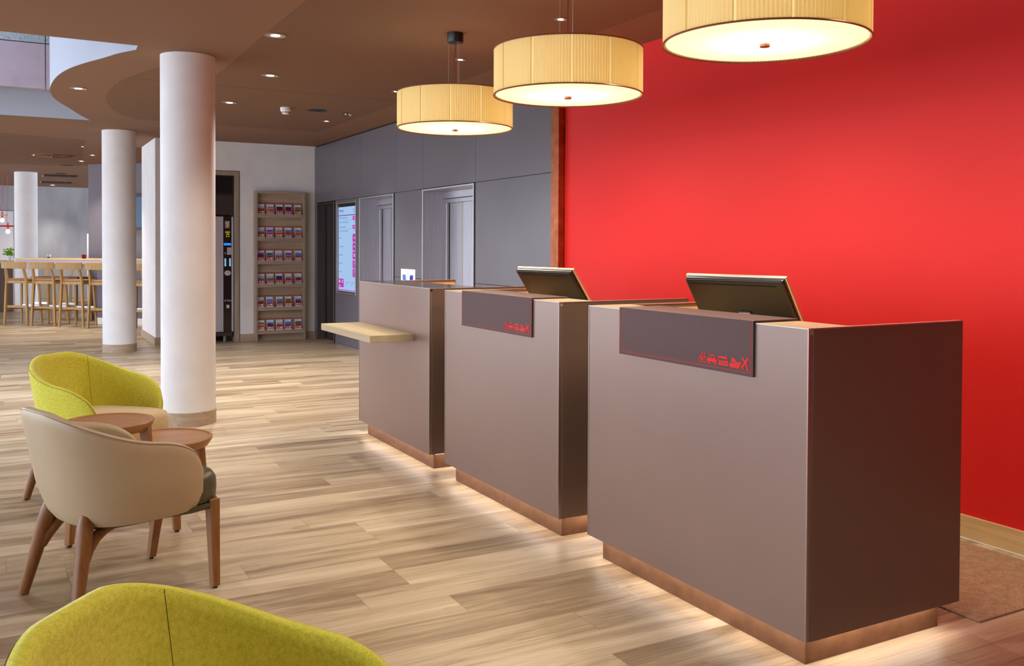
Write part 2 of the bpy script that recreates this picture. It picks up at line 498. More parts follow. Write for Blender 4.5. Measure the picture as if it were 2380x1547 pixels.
# ------------------------------------------------------------------ side wall: red paint, copper trim, grey panels
struct(MB().box(XW, XW + .2, -5, 6.54, 0, ZC).build('wall_red', M['red']))
struct(MB().box(-6.5, 8, -3.2, -3, 0, ZC).build('wall_rear', M['brown_panel']))
b = MB(); b.box(XW - .016, XW, -5, 6.54, 0, .112, 0); b.box(XW - .022, XW - .016, -5, 6.54, 0, .005, 1)
struct(b.build('baseboard_right', [M['oak_trim'], M['white_plastic']], bevel=.002))
struct(MB().box(4.0, XW + .1, 6.545, 6.665, 0, ZC).build('trim_1', M['copper'], bevel=.003))
cols = [6.67, 8.186, 9.497, 10.297, 11.566, 12.618, 13.6]
G = .004
b = MB()
for a, c in zip(cols[:-1], cols[1:]): b.box(4.05, 4.07, a + G / 2, c - G / 2, 2.022, 2.845)
def low(a, c, cut=None):
    if cut:
        ya, yb, z0, z1 = cut
        b.box(4.05, 4.07, a, c, .035, z0); b.box(4.05, 4.07, a, c, z1, 2.018)
        b.box(4.05, 4.07, a, ya, z0, z1); b.box(4.05, 4.07, yb, c, z0, z1)
    else:
        b.box(4.05, 4.07, a, c, .035, 1.024); b.box(4.05, 4.07, a, c, 1.028, 2.018)
low(6.67, 8.184); low(9.499, 10.34); low(11.59, 12.61, (11.71, 12.53, .73, 1.985))
b.box(4.05, 4.07, 13.47, 13.6, .035, 2.018)
struct(b.build('wall_lift_panels', M['panel'], bevel=.0012))
b = MB()
for a, c, z0, z1 in ((6.6, 8.20, 0, ZC), (9.488, 10.36, 0, ZC), (11.575, 12.63, 0, ZC), (13.46, 13.7, 0, ZC), (8.20, 9.488, 2.014, ZC), (10.36, 11.575, 2.014, ZC), (12.63, 13.46, 2.0, ZC)):
    b.box(4.072, 4.9, a, c, z0, z1)
struct(b.build('wall_lift_core', M['gap']))
b = MB()
for a, c in ((6.67, 8.18), (9.5, 10.34), (11.59, 12.61), (13.47, 13.6)): b.box(4.046, 4.06, a, c, 0, .032)
struct(b.build('baseboard_lift', M['steel'], bevel=.002))

def lift(n, ya, yb, zt, dx, dark=False):
    fr = MB()
    sm = M['steel_dark'] if dark else M['steel']
    t = .018
    xa = 4.035
    fr.box(xa, 4.05 + dx, ya, ya + t, 0, zt); fr.box(xa, 4.05 + dx, yb - t, yb, 0, zt); fr.box(xa, 4.05 + dx, ya + t, yb - t, zt - t, zt)
    root = struct(fr.build('door_%d' % n, sm, bevel=.003))
    xd = 4.05 + dx
    # inner jambs, header and telescopic leaves
    if dark:
        MB().box(xd - .012, xd + .02, ya + t, yb - t, 0, zt - t).build('door_leaf', M['steel_dark'], root, bevel=.003)
        MB().box(xd - .016, xd - .011, yb - .05, yb - .03, 0, zt - t).build('shadow_gap', M['gap'], root)
    else:
        hz = zt - .05; hl = zt - .145
        h = MB(); h.box(xd - .05, xd, ya + t, yb - t, hl + .05, zt - t); h.box(xd - .03, xd, ya + t, yb - t, hl, hl + .046)
        h.build('header', M['steel'], root, bevel=.003)
        MB().box(xd - .045, xd - .001, yb - .105, yb - t, 0, hl).build('jamb', M['steel'], root, bevel=.004)
        MB().box(xd - .045, xd - .001, ya + t, ya + .08, 0, hl).build('jamb', M['steel'], root, bevel=.004)
        m1 = yb - .46
        MB().box(xd - .012, xd + .004, m1, yb - .125, 0, hl).build('door_leaf', M['steel'], root, bevel=.004)
        MB().box(xd - .030, xd - .014, ya + .08, m1 - .05, 0, hl).build('door_leaf', M['steel'], root, bevel=.004)
        MB().box(xd - .026, xd - .010, m1 - .045, m1 - .004, 0, hl).build('door_edge', M['alu'], root, bevel=.004)
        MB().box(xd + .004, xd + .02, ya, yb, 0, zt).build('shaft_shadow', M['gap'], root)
    return root
lift(1, 12.63, 13.46, 2.0, .14, True)
lift(2, 10.36, 11.575, 2.014, .28)
lift(3, 8.20, 9.488, 2.014, .28)

# information screen in the panel wall
scr = empty('information_screen', 'tall upright information display with magenta arrow boxes beside the first lift', 'screen', (4.05, 11.71, .73))
fr = MB(); w, h = .82, 1.255
fr.box(-.012, .05, 0, .022, 0, h); fr.box(-.012, .05, w - .022, w, 0, h); fr.box(-.012, .05, .022, w - .022, 0, .022); fr.box(-.012, .05, .022, w - .022, h - .022, h)
fr.build('frame', M['alu'], scr, bevel=.003)
MB().box(.02, .05, .022, w - .022, .022, h - .022).build('recess', M['black'], scr)
MB().box(.012, .02, .026, w - .036, .036, h - .066).build('display', M['scr_blue'], scr, bevel=.002)
# the display is read from the left (high y) to the right (low y)
y1, y0, z0, z1 = w - .036, .026, .036, h - .066
def sbox(n, u0, u1, v0, v1, m, ds=.003):
    """u from left 0..1, v from top 0..1"""
    W_, H_ = y1 - y0, z1 - z0
    return MB().box(.012 - ds, .0121, y1 - u1 * W_, y1 - u0 * W_, z1 - v1 * H_, z1 - v0 * H_).build(n, m, scr)
sbox('header_rule', 0, 1, .096, .105, M['scr_purple']); sbox('footer_rule', 0, 1, .982, .992, M['scr_pink'])
arrow = []
for v0_, v1_, kind in ((.116, .161, 'l'), (.219, .264, 'l'), (.322, .415, 'l'), (.425, .515, 'r'), (.525, .615, 'b'), (.63, .72, 's'), (.73, .82, 's')):
    bx = sbox('direction_tile', .79, .97, v0_, v1_, M['scr_pink'])
    vm = (v0_ + v1_) / 2; H_ = z1 - z0; W_ = y1 - y0; yc = y1 - .88 * W_; zc = z1 - vm * H_
    T = Matrix(((0, 0, 1, .008), (-1, 0, 0, yc), (0, 1, 0, zc), (0, 0, 0, 1)))
    a = MB(); s_ = .018
    if kind in 'lr':
        k = 1 if kind == 'r' else -1
        a.prism([(-s_ * k, -s_ * .8), (k * s_, 0), (-s_ * k, s_ * .8)][::k], 0, .002, T=T)
    elif kind == 'b':
        for q in (-1, 0, 1): a.box(-.02, .02, q * .016 - .005, q * .016 + .005, 0, .002, T=T)
    else:
        a.prism([(-.016, -.005), (-.008, -.005), (.016, .04), (.008, .04)], 0, .002, T=T)
        a.prism([(-.012, -.033), (.010, -.026), (-.012, -.019)], 0, .002, T=T)
    a.build('arrow', M['scr_white'], bx)
mt = sbox('menu_tile', .02, .29, .855, .955, M['scr_pink'])
for u0_, u1_, v0_, v1_ in ((.05, .10, .872, .902), (.19, .26, .870, .878), (.20, .25, .888, .902), (.05, .14, .932, .940)):
    o_ = sbox('menu_mark', u0_, u1_, v0_, v1_, M['scr_white'], .004); o_.parent = mt
for v_ in (.155, .258): sbox('divider', .04, .74, v_, v_ + .002, M['scr_text'])
def scr_text(txt, size, u, v, m):
    H_ = z1 - z0; W_ = y1 - y0
    T = Matrix(((0, 0, 1, .0095), (-1, 0, 0, y1 - u * W_), (0, 1, 0, z1 - v * H_), (0, 0, 0, 1)))
    return text_mesh(txt, size, 'lettering', m, scr, T)
scr_text('intercity', .056, .04, .057, M['scr_purple'])
def text_bar(u, v, w_, h_=.010):
    sbox('text_line', u, u + w_, v - h_ / 2, v + h_ / 2, M['scr_text'], .0035)
for u, v, w_ in ((.05, .130, .44), (.05, .182, .08), (.18, .182, .36), (.05, .238, .34), (.05, .286, .08), (.18, .286, .36), (.04, .368, .14), (.04, .470, .24), (.04, .570, .20), (.04, .670, .18), (.04, .770, .14),
                 (.80, .030, .14), (.80, .048, .10), (.80, .066, .16), (.40, .890, .18), (.40, .915, .08), (.70, .890, .18), (.70, .915, .08), (.82, .182, .12), (.82, .286, .12)):
    text_bar(u, v, w_, .008 if u < .3 else .005)

# notice plate between the lifts
nt = empty('wall_notice', 'white notice with two small blue pictures on grey wall between the lifts', 'notice', (4.05, 9.70, .90))
MB().box(-.006, 0, 0, .43, 0, .225).build('plate', M['paper'], nt, bevel=.002)
def pic(y0_, c1, c2):
    p = MB(); p.box(-.0075, -.006, y0_, y0_ + .095, .10, .19 - .08, 0)
    p.box(-.0075, -.006, y0_, y0_ + .095, .111, .142, 1); p.box(-.0075, -.006, y0_, y0_ + .05, .143, .158, 1); p.box(-.0075, -.006, y0_ + .05, y0_ + .095, .143, .158, 2)
    return p.build('picture', [BRO['deep_blue'], c1, c2], nt)
pic(.275, BRO['sky_blue'], BRO['teal']); pic(.06, BRO['deep_blue'], BRO['sky_blue'])
b = MB()
for k in range(6): b.box(-.007, -.006, .21, .222, .10 + k * .018, .108 + k * .018)
b.build('lettering', M['ink'], nt)

# ------------------------------------------------------------------ far wall with vending niche
FY = 13.6
b = MB()
b.box(1.806, 2.06, FY, 15.05, 0, ZC); b.box(2.06, 2.949, FY, 15.05, 2.452, ZC); b.box(2.949, 4.9, FY, 15.05, 0, ZC); b.box(2.06, 2.949, 14.7, 15.05, 0, 2.452)
struct(b.build('wall_far', M['white']))
b = MB()
b.box(1.790, 2.06, FY - .016, FY, 0, .106); b.box(1.790, 1.806, FY, 15.066, 0, .106); b.box(2.949, 3.144, FY - .016, FY, 0, .106); b.box(3.884, 4.05, FY - .016, FY, 0, .106)
struct(b.build('baseboard_far', M['grey_oak_h'], bevel=.003))
b = MB()
b.box(2.874, 2.943, FY - .004, 14.2, 0, 2.446); b.box(2.06, 2.874, FY - .004, 14.2, 2.385, 2.446)
struct(b.build('trim_2', M['grey_oak'], bevel=.003))
b = MB(); b.box(2.943, 2.949, FY - .003, FY + .05, 0, 2.452); b.box(2.06, 2.949, FY - .003, FY + .05, 2.446, 2.452)
struct(b.build('trim_3', M['gap']))
# infill above the machine and vent lattice
b = MB(); b.box(2.06, 2.872, FY + .03, FY + .05, 1.822, 2.105)
struct(b.build('trim_4', M['brown_panel'], bevel=.002))
vg = empty('vent_grille', 'dark slatted vent grille above the vending machine', 'vent', (2.06, FY + .02, 2.108))
MB().box(0, .812, .03, .05, 0, .277).build('backing', M['gap'], vg)
b = MB(); b.box(0, .812, 0, .03, 0, .02); b.box(0, .812, 0, .03, .257, .277); b.box(.792, .812, 0, .03, .02, .257)
b.build('frame', M['lattice'], vg, bevel=.002)
b = MB()
for k in range(16): b.box(.0, .79, .006, .024, .026 + k * .0145, .030 + k * .0145)
b.build('slats', M['brown_panel'], vg)

# vending machine: local x from its left edge, z from the floor
vx = 2.10
vm = empty('vending_machine', 'black vending machine with satin silver edges standing in the white wall niche', 'vending machine', (vx, FY + .02, 0))
def VX(u): return 2.66 + (u - 502) * .005 - vx
def VZ(v): return 1.799 - (v - 503) * .00625
MB().box(0, .765, .012, .56, .14, 1.80).build('cabinet', M['brown_panel'], vm, bevel=.004)
MB().box(VX(514.5), VX(537.5), 0, .012, .15, 1.797).build('front_panel', M['vend_black'], vm, bevel=.002)
b = MB(); b.box(0.0, VX(509.3), -.004, .012, .15, 1.797); b.box(VX(509.8), VX(514.4), -.008, .012, .15, 1.797)
b.build('side_profile', M['vend_silver'], vm, bevel=.003)
MB().box(VX(537.6), VX(542.8), -.008, .012, .15, 1.797).build('side_profile', M['vend_silver'], vm, bevel=.003)
MB().box(0.02, .75, -.002, .03, .085, .14).build('kick_tray', M['brown_panel'], vm, bevel=.004)
for x_ in (.08, .66):
    MB().cyl((x_, .08, 0), .035, .09, 16).build('foot', M['steel_dark'], vm)
fp = [o for o in vm.children if o.name.startswith('front_panel')][0]
def vbox(n, u0, u1, v0, v1, m, par=fp, d=.004):
    return MB().box(VX(u0), VX(u1), -d, .001, VZ(v1), VZ(v0)).build(n, m, par, bevel=.001)
pc = vbox('price_card', 519, 532, 513, 530, mat('kraft_card', (150, 112, 84), .6))
b = MB()
for k, (q0, q1) in enumerate(((520.5, 531), (521, 530), (522.5, 531), (521, 528))): b.box(VX(q0), VX(q1), -.0055, -.004, VZ(517.5 + k * 3.4), VZ(515.3 + k * 3.4))
b.build('price_lettering', M['label'], fp)
yl = MB(); yl.box(VX(520), VX(533), -.004, .001, VZ(541), VZ(537), 0)
yl.prism([(VX(521), VZ(546)), (VX(532.6), VZ(546)), (VX(529), VZ(541)), (VX(524.5), VZ(541))], -.001, .004, 0, T=Matrix(((1, 0, 0, 0), (0, 0, -1, 0), (0, 1, 0, 0), (0, 0, 0, 1))))
yl.build('yellow_sign', M['yellow'], fp)
b = MB()
for u in (524, 529.5): b.cyl((VX(u), -.006, VZ(549)), .006, .006, 12, axis='y')
b.build('green_indicator', M['green_led'], fp)
vbox('display_strip', 516, 536, 564, 569, M['blue_led'])
lp = vbox('lock_plate', 525, 537.4, 574, 590.5, M['silver'], d=.010)
MB().lathe([(.016, 0), (.014, .012), (0.0, .013)], 20, (VX(532.4), -.023, VZ(586)), axis='y').build('lock_knob', M['steel'], fp)
for v in (587, 695.5):
    MB().lathe([(.012, 0), (.010, .006), (0, .0065)], 16, (VX(519.5), -.007, VZ(v)), axis='y').build('cylinder_lock', M['brass'], fp)
for u in (520, 533):
    for k in range(6):
        b = MB(); b.box(VX(u - 2.2), VX(u + 2.2), -.004, .001, VZ(601.2 + k * 3.1), VZ(599.4 + k * 3.1)); b.build('selection_button', M['button'], fp)
b = MB(); b.prism([(VX(526.5) + .044 * math.cos(a * PI / 16), VZ(632.5) + .037 * math.sin(a * PI / 16)) for a in range(32)], -.001, .004, T=Matrix(((1, 0, 0, 0), (0, 0, -1, 0), (0, 1, 0, 0), (0, 0, 0, 1))))
ov = b.build('oval_badge', M['label'], fp)
TX = lambda x, z: Matrix(((1, 0, 0, x), (0, 0, -1, -.0055), (0, 1, 0, z), (0, 0, 0, 1)))
text_mesh('Welcome by', .016, 'badge_lettering', M['ink'], fp, TX(VX(520.5), VZ(632)))
vl = text_mesh('Vendo', .048, 'maker_lettering', M['label'], fp, TX(VX(523.3), VZ(698)))
vbox('paper_sticker', 523, 531, 705.5, 713, M['label'])

# ------------------------------------------------------------------ brochure rack and brochures
rk = empty('brochure_rack', 'tall pale oak brochure rack with six shelves against the white wall', 'rack', (3.144, FY, 0))
RW, RD = .74, .115
MB().box(0, .036, -RD, 0, 0, 2.17).build('side_panel', M['grey_oak'], rk, bevel=.003)
MB().box(RW - .036, RW, -RD, 0, 0, 2.17).build('side_panel', M['grey_oak'], rk, bevel=.003)
MB().box(0.036, RW - .036, -RD, 0, 2.14, 2.17).build('top_panel', M['grey_oak_h'], rk, bevel=.003)
MB().box(.036, RW - .036, -.02, 0, .0, 2.14).build('back_panel', M['grey_oak_h'], rk)
ROWS = ['top', 'second', 'third', 'fourth', 'fifth', 'bottom']
ORD = ['first', 'second', 'third', 'fourth', 'fifth']
SH = []
for i in range(6):
    z = 1.838 - .337 * i
    SH.append(z)
    s_ = MB(); s_.box(.036, RW - .036, -RD + .004, -.02, z - .014, z); s_.box(.036, RW - .036, -RD + .001, -RD + .016, z - .05, z + .004)
    s_.build('shelf', M['grey_oak_h'], rk, bevel=.002)
    MB().box(.036, RW - .036, -.028, -.020, z + .158, z + .167).build('red_strip', M['bro_red'], rk)
    MB().tube([(.036, -.090, z + .070), (RW - .036, -.090, z + .070)], .0018, 6).build('elastic_cord', M['bro_red'], rk)
covers = [
 [('pale_sky', 'rust', 'red roofs under a pale sky'), ('dusk', 'orange', 'orange dome under a pink sky'), ('night', 'dark_red', 'dark rooftops at dusk'), ('deep_blue', 'dark_red', 'deep blue night sky'), ('grey', 'green', 'grey arch and green lawn')],
 [('pale_sky', 'green', 'bright sky over brown park'), ('violet', 'lilac', 'purple sunset over water'), ('dusk', 'orange', 'orange shore under a grey sky'), ('sky_blue', 'rust', 'white tower against blue sky'), ('sky_blue', 'orange', 'golden buildings under blue sky')],
 [('violet', 'dark_red', 'red building under a violet sky'), ('teal', 'grey', 'grey town under a dark sky'), ('pale_sky', 'lilac', 'pale blue bridge picture'), ('violet', 'dusk', 'violet skyline'), ('sky_blue', 'grey', 'white spire under blue sky')],
 [('pale_sky', 'grey', 'pale grey town view'), ('pale_sky', 'green', 'green meadow picture'), ('deep_blue', 'night', 'white tower in deep blue night'), ('pale_sky', 'rust', 'brown skyline under a soft sky'), ('pale_sky', 'dark_red', 'towers under a pale sky')],
 [('sand', 'dark_red', 'red rooftops under a cream sky'), ('sky_blue', 'lilac', 'blue waterfront skyline'), ('sky_blue', 'grey', 'blue sky over grey columns'), ('green', 'rust', 'brown statue before green trees'), ('sky_blue', 'dark_red', 'slim tower on bright blue sky')],
 [('grey', 'orange', 'grey rock and orange street'), ('sky_blue', 'night', 'blue sky over dark street'), ('pale_sky', 'rust', 'grey hill over rust houses'), ('sky_blue', 'violet', 'bridge arc over violet water'), ('teal', 'rust', 'dark sky over brick town')]]
SMALL = ['paper', 'sand', 'pale_sky', 'grey']
for i in range(6):
    for k in range(5):
        sk, ld, desc = covers[i][k]
        w, h, th = .098, .150, .010
        m = MB()
        m.box(0, w, 0, th, 0, h, 0)
        e = -.0006
        def q(x0, x1, zz0, zz1, mi): m.add([(x0, e, zz0), (x1, e, zz0), (x1, e, zz1), (x0, e, zz1)], [(0, 1, 2, 3)], mi)
        q(.004, .094, .072, .118, 1)
        # skyline of the cover picture
        rnd = random.Random(i * 7 + k); x = .004; e = -.0009
        while x < .093:
            dx = rnd.uniform(.006, .018); x2 = min(x + dx, .094)
            q(x, x2, .064, .078 + rnd.uniform(0, .020), 2); x = x2
        e = -.0006
        q(.004, .094, .017, .067, 3)
        e = -.001
        q(.016, .044, .026, .048, 4); q(.054, .084, .026, .048, 5)
        q(.010, .050, .134, .138, 6)
        o = m.build('brochure', [M['paper'], BRO[sk], BRO[ld], M['bro_red'], M['paper'] if rnd.random() < .5 else BRO['sand'], M['paper'] if rnd.random() < .6 else BRO['pale_sky'], M['ink']], recalc=False)
        xo = 3.144 + .040 + k * .1345 + rnd.uniform(-.006, .006)
        if k == 4: xo += .010
        o.location = (xo, FY - .080, SH[i] + .001)
        o.rotation_euler = (math.radians(-13), 0, rnd.uniform(-.01, .01))
        tag(o, 'brochure with %s, %s from left on %s shelf' % (desc, ORD[k], ROWS[i]), 'brochure', 'brochures on the %s shelf of the rack' % ROWS[i])

# ------------------------------------------------------------------ columns
def column(x, y, r, label):
    c = empty('column', label, 'column', (x, y, 0), group='round white columns')
    MB().lathe([(r, .106), (r, ZC - .002)], 64).build('shaft', M['white'], c)
    MB().lathe([(r + .004, 0), (r + .004, .102), (r + .001, .106)], 64).build('skirting', M['grey_oak_h'], c)
column(1.251, 7.60, .204, 'thick round white column beside the lime armchair')
column(1.290, 13.05, .205, 'round white column hiding the end of the bar')
column(.358, 21.55, .214, 'round column behind the leftmost bar stools')

# ------------------------------------------------------------------ reception desks
DL, DD, ZT, ZB = 1.30, .776, 1.134, .101
WARM = (1.0, .80, .58)
def desk(y, label, ledge=.206, board=False):
    d = empty('reception_desk', label, 'reception desk', (2.293, y, 0), group='reception desks in a row')
    t = .02
    MB().box(0, t, .003, DL - .003, ZB, ZT - .004).build('front_panel', M['desk'], d, bevel=.001)
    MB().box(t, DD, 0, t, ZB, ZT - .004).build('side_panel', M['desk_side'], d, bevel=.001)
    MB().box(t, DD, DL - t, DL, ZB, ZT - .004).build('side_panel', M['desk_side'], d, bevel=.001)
    c = MB(); c.box(.002, ledge, .002, DL - .002, ZT - .022, ZT)
    c.build('countertop', M['desktop'] if board else mat('tan_countertop', (192, 168, 134), .4, .1), d, bevel=.0015)
    for q0, q1 in ((.001, .024), (DL - .024, DL - .001)):
        MB().box(ledge, DD, q0, q1, ZT - .004, ZT).build('side_cap', M['gold_edge'], d, bevel=.001)
    c = MB(); e = .0045; x_ = -.002
    c.box(x_, e, 0, DL, ZT - e, ZT + .0006); c.box(x_, e, 0, e, ZB, ZT - e); c.box(x_, e, DL - e, DL, ZB, ZT - e); c.box(e, DD, -.0012, 0, ZT - e, ZT + .0004)
    c.build('edge_trim', M['alu'], d, bevel=.0008)
    c = MB(); c.box(t, ledge - .002, t, DL - t, ZT - .06, ZT - .022); c.box(ledge - .02, ledge, t, DL - t, .95, ZT - .022)
    c.box(ledge, DD - .01, t, t + .012, .95, ZT - .02); c.box(ledge, DD - .01, DL - t - .012, DL - t, .95, ZT - .02)
    c.build('inner_lining', M['maple'], d)
    MB().box(ledge, DD - .03, t + .012, DL - t - .012, .92, .95).build('worktop', M['maple'], d, bevel=.002)
    MB().box(t, DD - .06, t, DL - t, ZB, ZB + .02).build('base_board', M['desk'], d)
    p = .052
    MB().box(p, DD - .05, p, DL - p + .006, 0, ZB).build('plinth', M['plinth'], d, bevel=.001)
    # light strips hidden under the overhang
    c = MB(); c.box(.018, .030, .04, DL - .03, ZB - .006, ZB - .0005); c.box(.05, DD - .06, .018, .030, ZB - .006, ZB - .0005); c.box(.05, DD - .06, DL - .030, DL - .018, ZB - .006, ZB - .0005)
    c.build('light_strip', M['led'], d)
    def strip_light(loc, sx, sy, e_):
        o = light('plinth_light', 'AREA', loc, e_, (1.0, .87, .78), d, shape='RECTANGLE', size=sx, size_y=sy)
        return o
    strip_light((.024, DL / 2, ZB - .008), .012, DL - .08, 1.15)
    strip_light((DD / 2, .024, ZB - .008), DD - .14, .012, .7)
    strip_light((DD / 2, DL - .024, ZB - .008), DD - .14, .012, .7)
    return d
d3 = desk(2.183, 'brown reception desk nearest the carpet, with a leather mat and large monitor')
d2 = desk(3.736, 'middle brown reception desk with leather mat and monitor between the other two desks')
d1 = desk(5.266, 'brown reception desk with a pale wooden ledge on its front', ledge=.366, board=True)
MB().box(-.30, 0, .245, 1.268, .786, .832).build('ledge', M['maple_x'], d1, bevel=.003)

# leather mats folded over the counters
LIFT = [0]
def up_():
    LIFT[0] = (LIFT[0] + 1) % 12
    return .0010 + LIFT[0] * .00007
def leather_mat(y, x_depth, label):
    g = empty('desk_mat', label, 'desk mat', (2.293, y, ZT), group='leather mats over the reception desks')
    L_ = .805; th = .006; dz = .19
    xs0 = -.0065
    prof = [(x_depth, .002), (x_depth, .002 + th), (-.004, .002 + th), (xs0 - th * .3, .002 + th * .75), (xs0 - th * .45, 0), (xs0 - th * .45, -dz), (xs0 + .0035, -dz), (xs0 + .0035, .002)]
    n = len(prof); b = MB()
    vs = [(x, 0, z) for x, z in prof] + [(x, L_, z) for x, z in prof]
    b.add(vs, [tuple(range(n)), tuple(range(n, 2 * n))[::-1]] + [(i, n + i, n + (i + 1) % n, (i + 1) % n) for i in range(n)])
    b.build('leather', M['mat_leather'], g, bevel=.0012)
    xf = xs0 - th * .45 - .0006
    s = MB(); k = .0022
    s.box(xf, xf + .002, .010, L_ - .010, -dz + .012, -dz + .012 + k); s.box(xf, xf + .002, .010, .010 + k, -dz + .012, .0); s.box(xf, xf + .002, L_ - .010 - k, L_ - .010, -dz + .012, 0)
    s.build('stitching', M['red_thread'], g)
    # icon row, read from high y (left) to low y (right)
    T0 = lambda yc, zc: Matrix(((0, 0, -1, xf + .0008), (-1, 0, 0, yc), (0, 1, 0, zc), (0, 0, 0, 1)))
    def ring(b, cx, cy, r, w, T, n=18):
        vs = []; zt_ = up_()
        for i in range(n):
            a = 2 * PI * i / n
            for rr in (r - w, r):
                for zz in (0, zt_): vs.append(T @ Vector((cx + rr * math.cos(a), cy + rr * math.sin(a), zz)))
        fs = []
        for i in range(n):
            j = (i + 1) % n
            for p_, q_ in ((0, 2), (2, 3), (3, 1), (1, 0)): fs.append((i * 4 + p_, i * 4 + q_, j * 4 + q_, j * 4 + p_))
        b.add(vs, fs)
    def bar(b, p, q, w, T):
        p, q = Vector(p), Vector(q); d_ = (q - p).normalized(); nn = Vector((-d_.y, d_.x)) * w / 2
        b.prism([tuple(p - nn), tuple(q - nn), tuple(q + nn), tuple(p + nn)], 0, up_(), T=T)
    zc = -.149
    T = T0(.265, zc); b = MB()
    ring(b, -.0125, -.006, .0115, .0028, T); ring(b, .0125, -.006, .0115, .0028, T)
    bar(b, (-.0125, -.006), (-.004, .012), .003, T); bar(b, (-.004, .012), (.010, .012), .003, T); bar(b, (.010, .014), (.0125, -.006), .003, T); bar(b, (-.0125, -.006), (.001, -.006), .003, T); bar(b, (.001, -.006), (.010, .012), .003, T); bar(b, (-.008, .017), (0, .017), .003, T); bar(b, (.007, .018), (.014, .018), .003, T); bar(b, (.001, -.006), (-.005, .016), .003, T)
    b.build('bicycle_icon', M['red_print'], g)
    T = T0(.212, zc); b = MB()
    b.prism([(-.027, -.010), (.027, -.010), (.028, -.001), (.018, .003), (-.022, .003), (-.027, .001)], 0, up_(), T=T)
    bar(b, (-.018, .002), (-.010, .016), .004, T); bar(b, (-.010, .0155), (.008, .0155), .004, T); bar(b, (.008, .016), (.017, .002), .004, T); bar(b, (-.001, .015), (-.001, .003), .003, T)
    ring(b, -.016, -.011, .0075, .0045, T); ring(b, .016, -.011, .0075, .0045, T)
    b.build('car_icon', M['red_print'], g)
    T = T0(.151, zc); b = MB()
    b.prism([(-.027, .009), (.018, .009), (.021, .016), (-.024, .016)], 0, up_(), T=T)
    b.prism([(-.027, -.006), (.028, -.006), (.026, .000), (-.027, .000)], 0, up_(), T=T)
    b.prism([(-.027, -.016), (.026, -.016), (.028, -.009), (-.027, -.009)], 0, up_(), T=T)
    bar(b, (-.025, 0), (-.025, .010), .005, T); bar(b, (.022, 0), (.018, .012), .005, T); bar(b, (.006, 0), (.006, .010), .004, T)
    b.build('van_icon', M['red_print'], g)
    T = T0(.090, zc); b = MB()
    b.prism([(-.030, -.004), (.034, .006), (.020, -.018), (-.024, -.018), (-.030, -.012)], 0, up_(), T=T)
    b.prism([(-.018, .001), (.010, .005), (.004, .010), (-.006, .016), (-.014, .018), (-.018, .014)], 0, up_(), T=T)
    b.build('ship_icon', M['red_print'], g)
    T = T0(.0395, zc + .003); b = MB()
    bar(b, (-.016, -.018), (.016, .020), .0085, T)
    b.prism([(-.018, .020), (-.012, .022), (.006, .006), (.000, -.002)], 0, up_(), T=T)
    b.prism([(.002, .000), (.008, .006), (.017, -.024), (.011, -.026)], 0, up_(), T=T)
    bar(b, (-.016, -.010), (-.006, -.022), .005, T)
    b.build('plane_icon', M['red_print'], g)
    return g
leather_mat(2.430, .205, 'brown leather mat with red travel icons hanging over the nearest reception desk')
leather_mat(3.983, .205, 'brown leather mat with red travel icons hanging over the middle reception desk')

# monitors reclining behind the counters: local x towards the staff, y along the top edge
def monitor(x, y, yaw, label, w=.50):
    g = empty('monitor', label, 'monitor', (x, y, .95), yaw, group='reception monitors')
    H = .335; tilt = math.radians(35)
    top = Vector((0, 0, 1.27 - .95))
    dn = Vector((math.sin(tilt), 0, -math.cos(tilt))); ns = Vector((-math.cos(tilt), 0, -math.sin(tilt)))   # ns points to the guests
    def pt(s, yy, dpt): return top + dn * s + Vector((0, yy, 0)) - ns * dpt
    T = Matrix(((dn.x, 0, -ns.x, top.x), (0, 1, 0, 0), (dn.z, 0, -ns.z, top.z), (0, 0, 0, 1)))
    b = MB(); b.box(.004, H - .002, .006, w - .006, -.012, .012, T=T)
    b.build('back_cover', M['monitor'], g, bevel=.010, seg=4)
    b = MB(); b.box(0, H, 0, w, .010, .026, T=T); b.build('bezel', M['gold_edge'], g, bevel=.006, seg=3)
    b = MB(); b.box(.012, H - .012, .012, w - .012, .0255, .027, T=T); b.build('display', M['screen_off'], g)
    b = MB(); b.box(.026, .032, .045, w - .025, -.0128, -.011, T=T); b.build('vent_slot', M['gap'], g)
    b = MB(); b.box(H * .50, H * .72, w / 2 - .036, w / 2 + .020, -.024, -.012, T=T)
    q = pt(H * .70, w / 2, -.018)
    b.box(q.x - .012, q.x + .012, w / 2 - .028, w / 2 + .022, .010, q.z + .01); b.box(q.x - .07, q.x + .09, w / 2 - .09, w / 2 + .09, 0, .012)
    b.build('stand', M['silver'], g, bevel=.003)
    return g
monitor(2.723, 2.724, math.radians(13), 'black monitor with pale bezel seen from behind on the nearest desk')
monitor(2.600, 4.120, math.radians(7), 'black monitor with pale bezel seen from behind on the middle desk')

# carpet behind the desks
tag(MB().box(3.18, 3.978, 2.177, 6.5, 0, .008).build('carpet_runner', M['carpet'], bevel=.003), 'brown looped carpet runner lying behind the desks along the red wall', 'carpet')

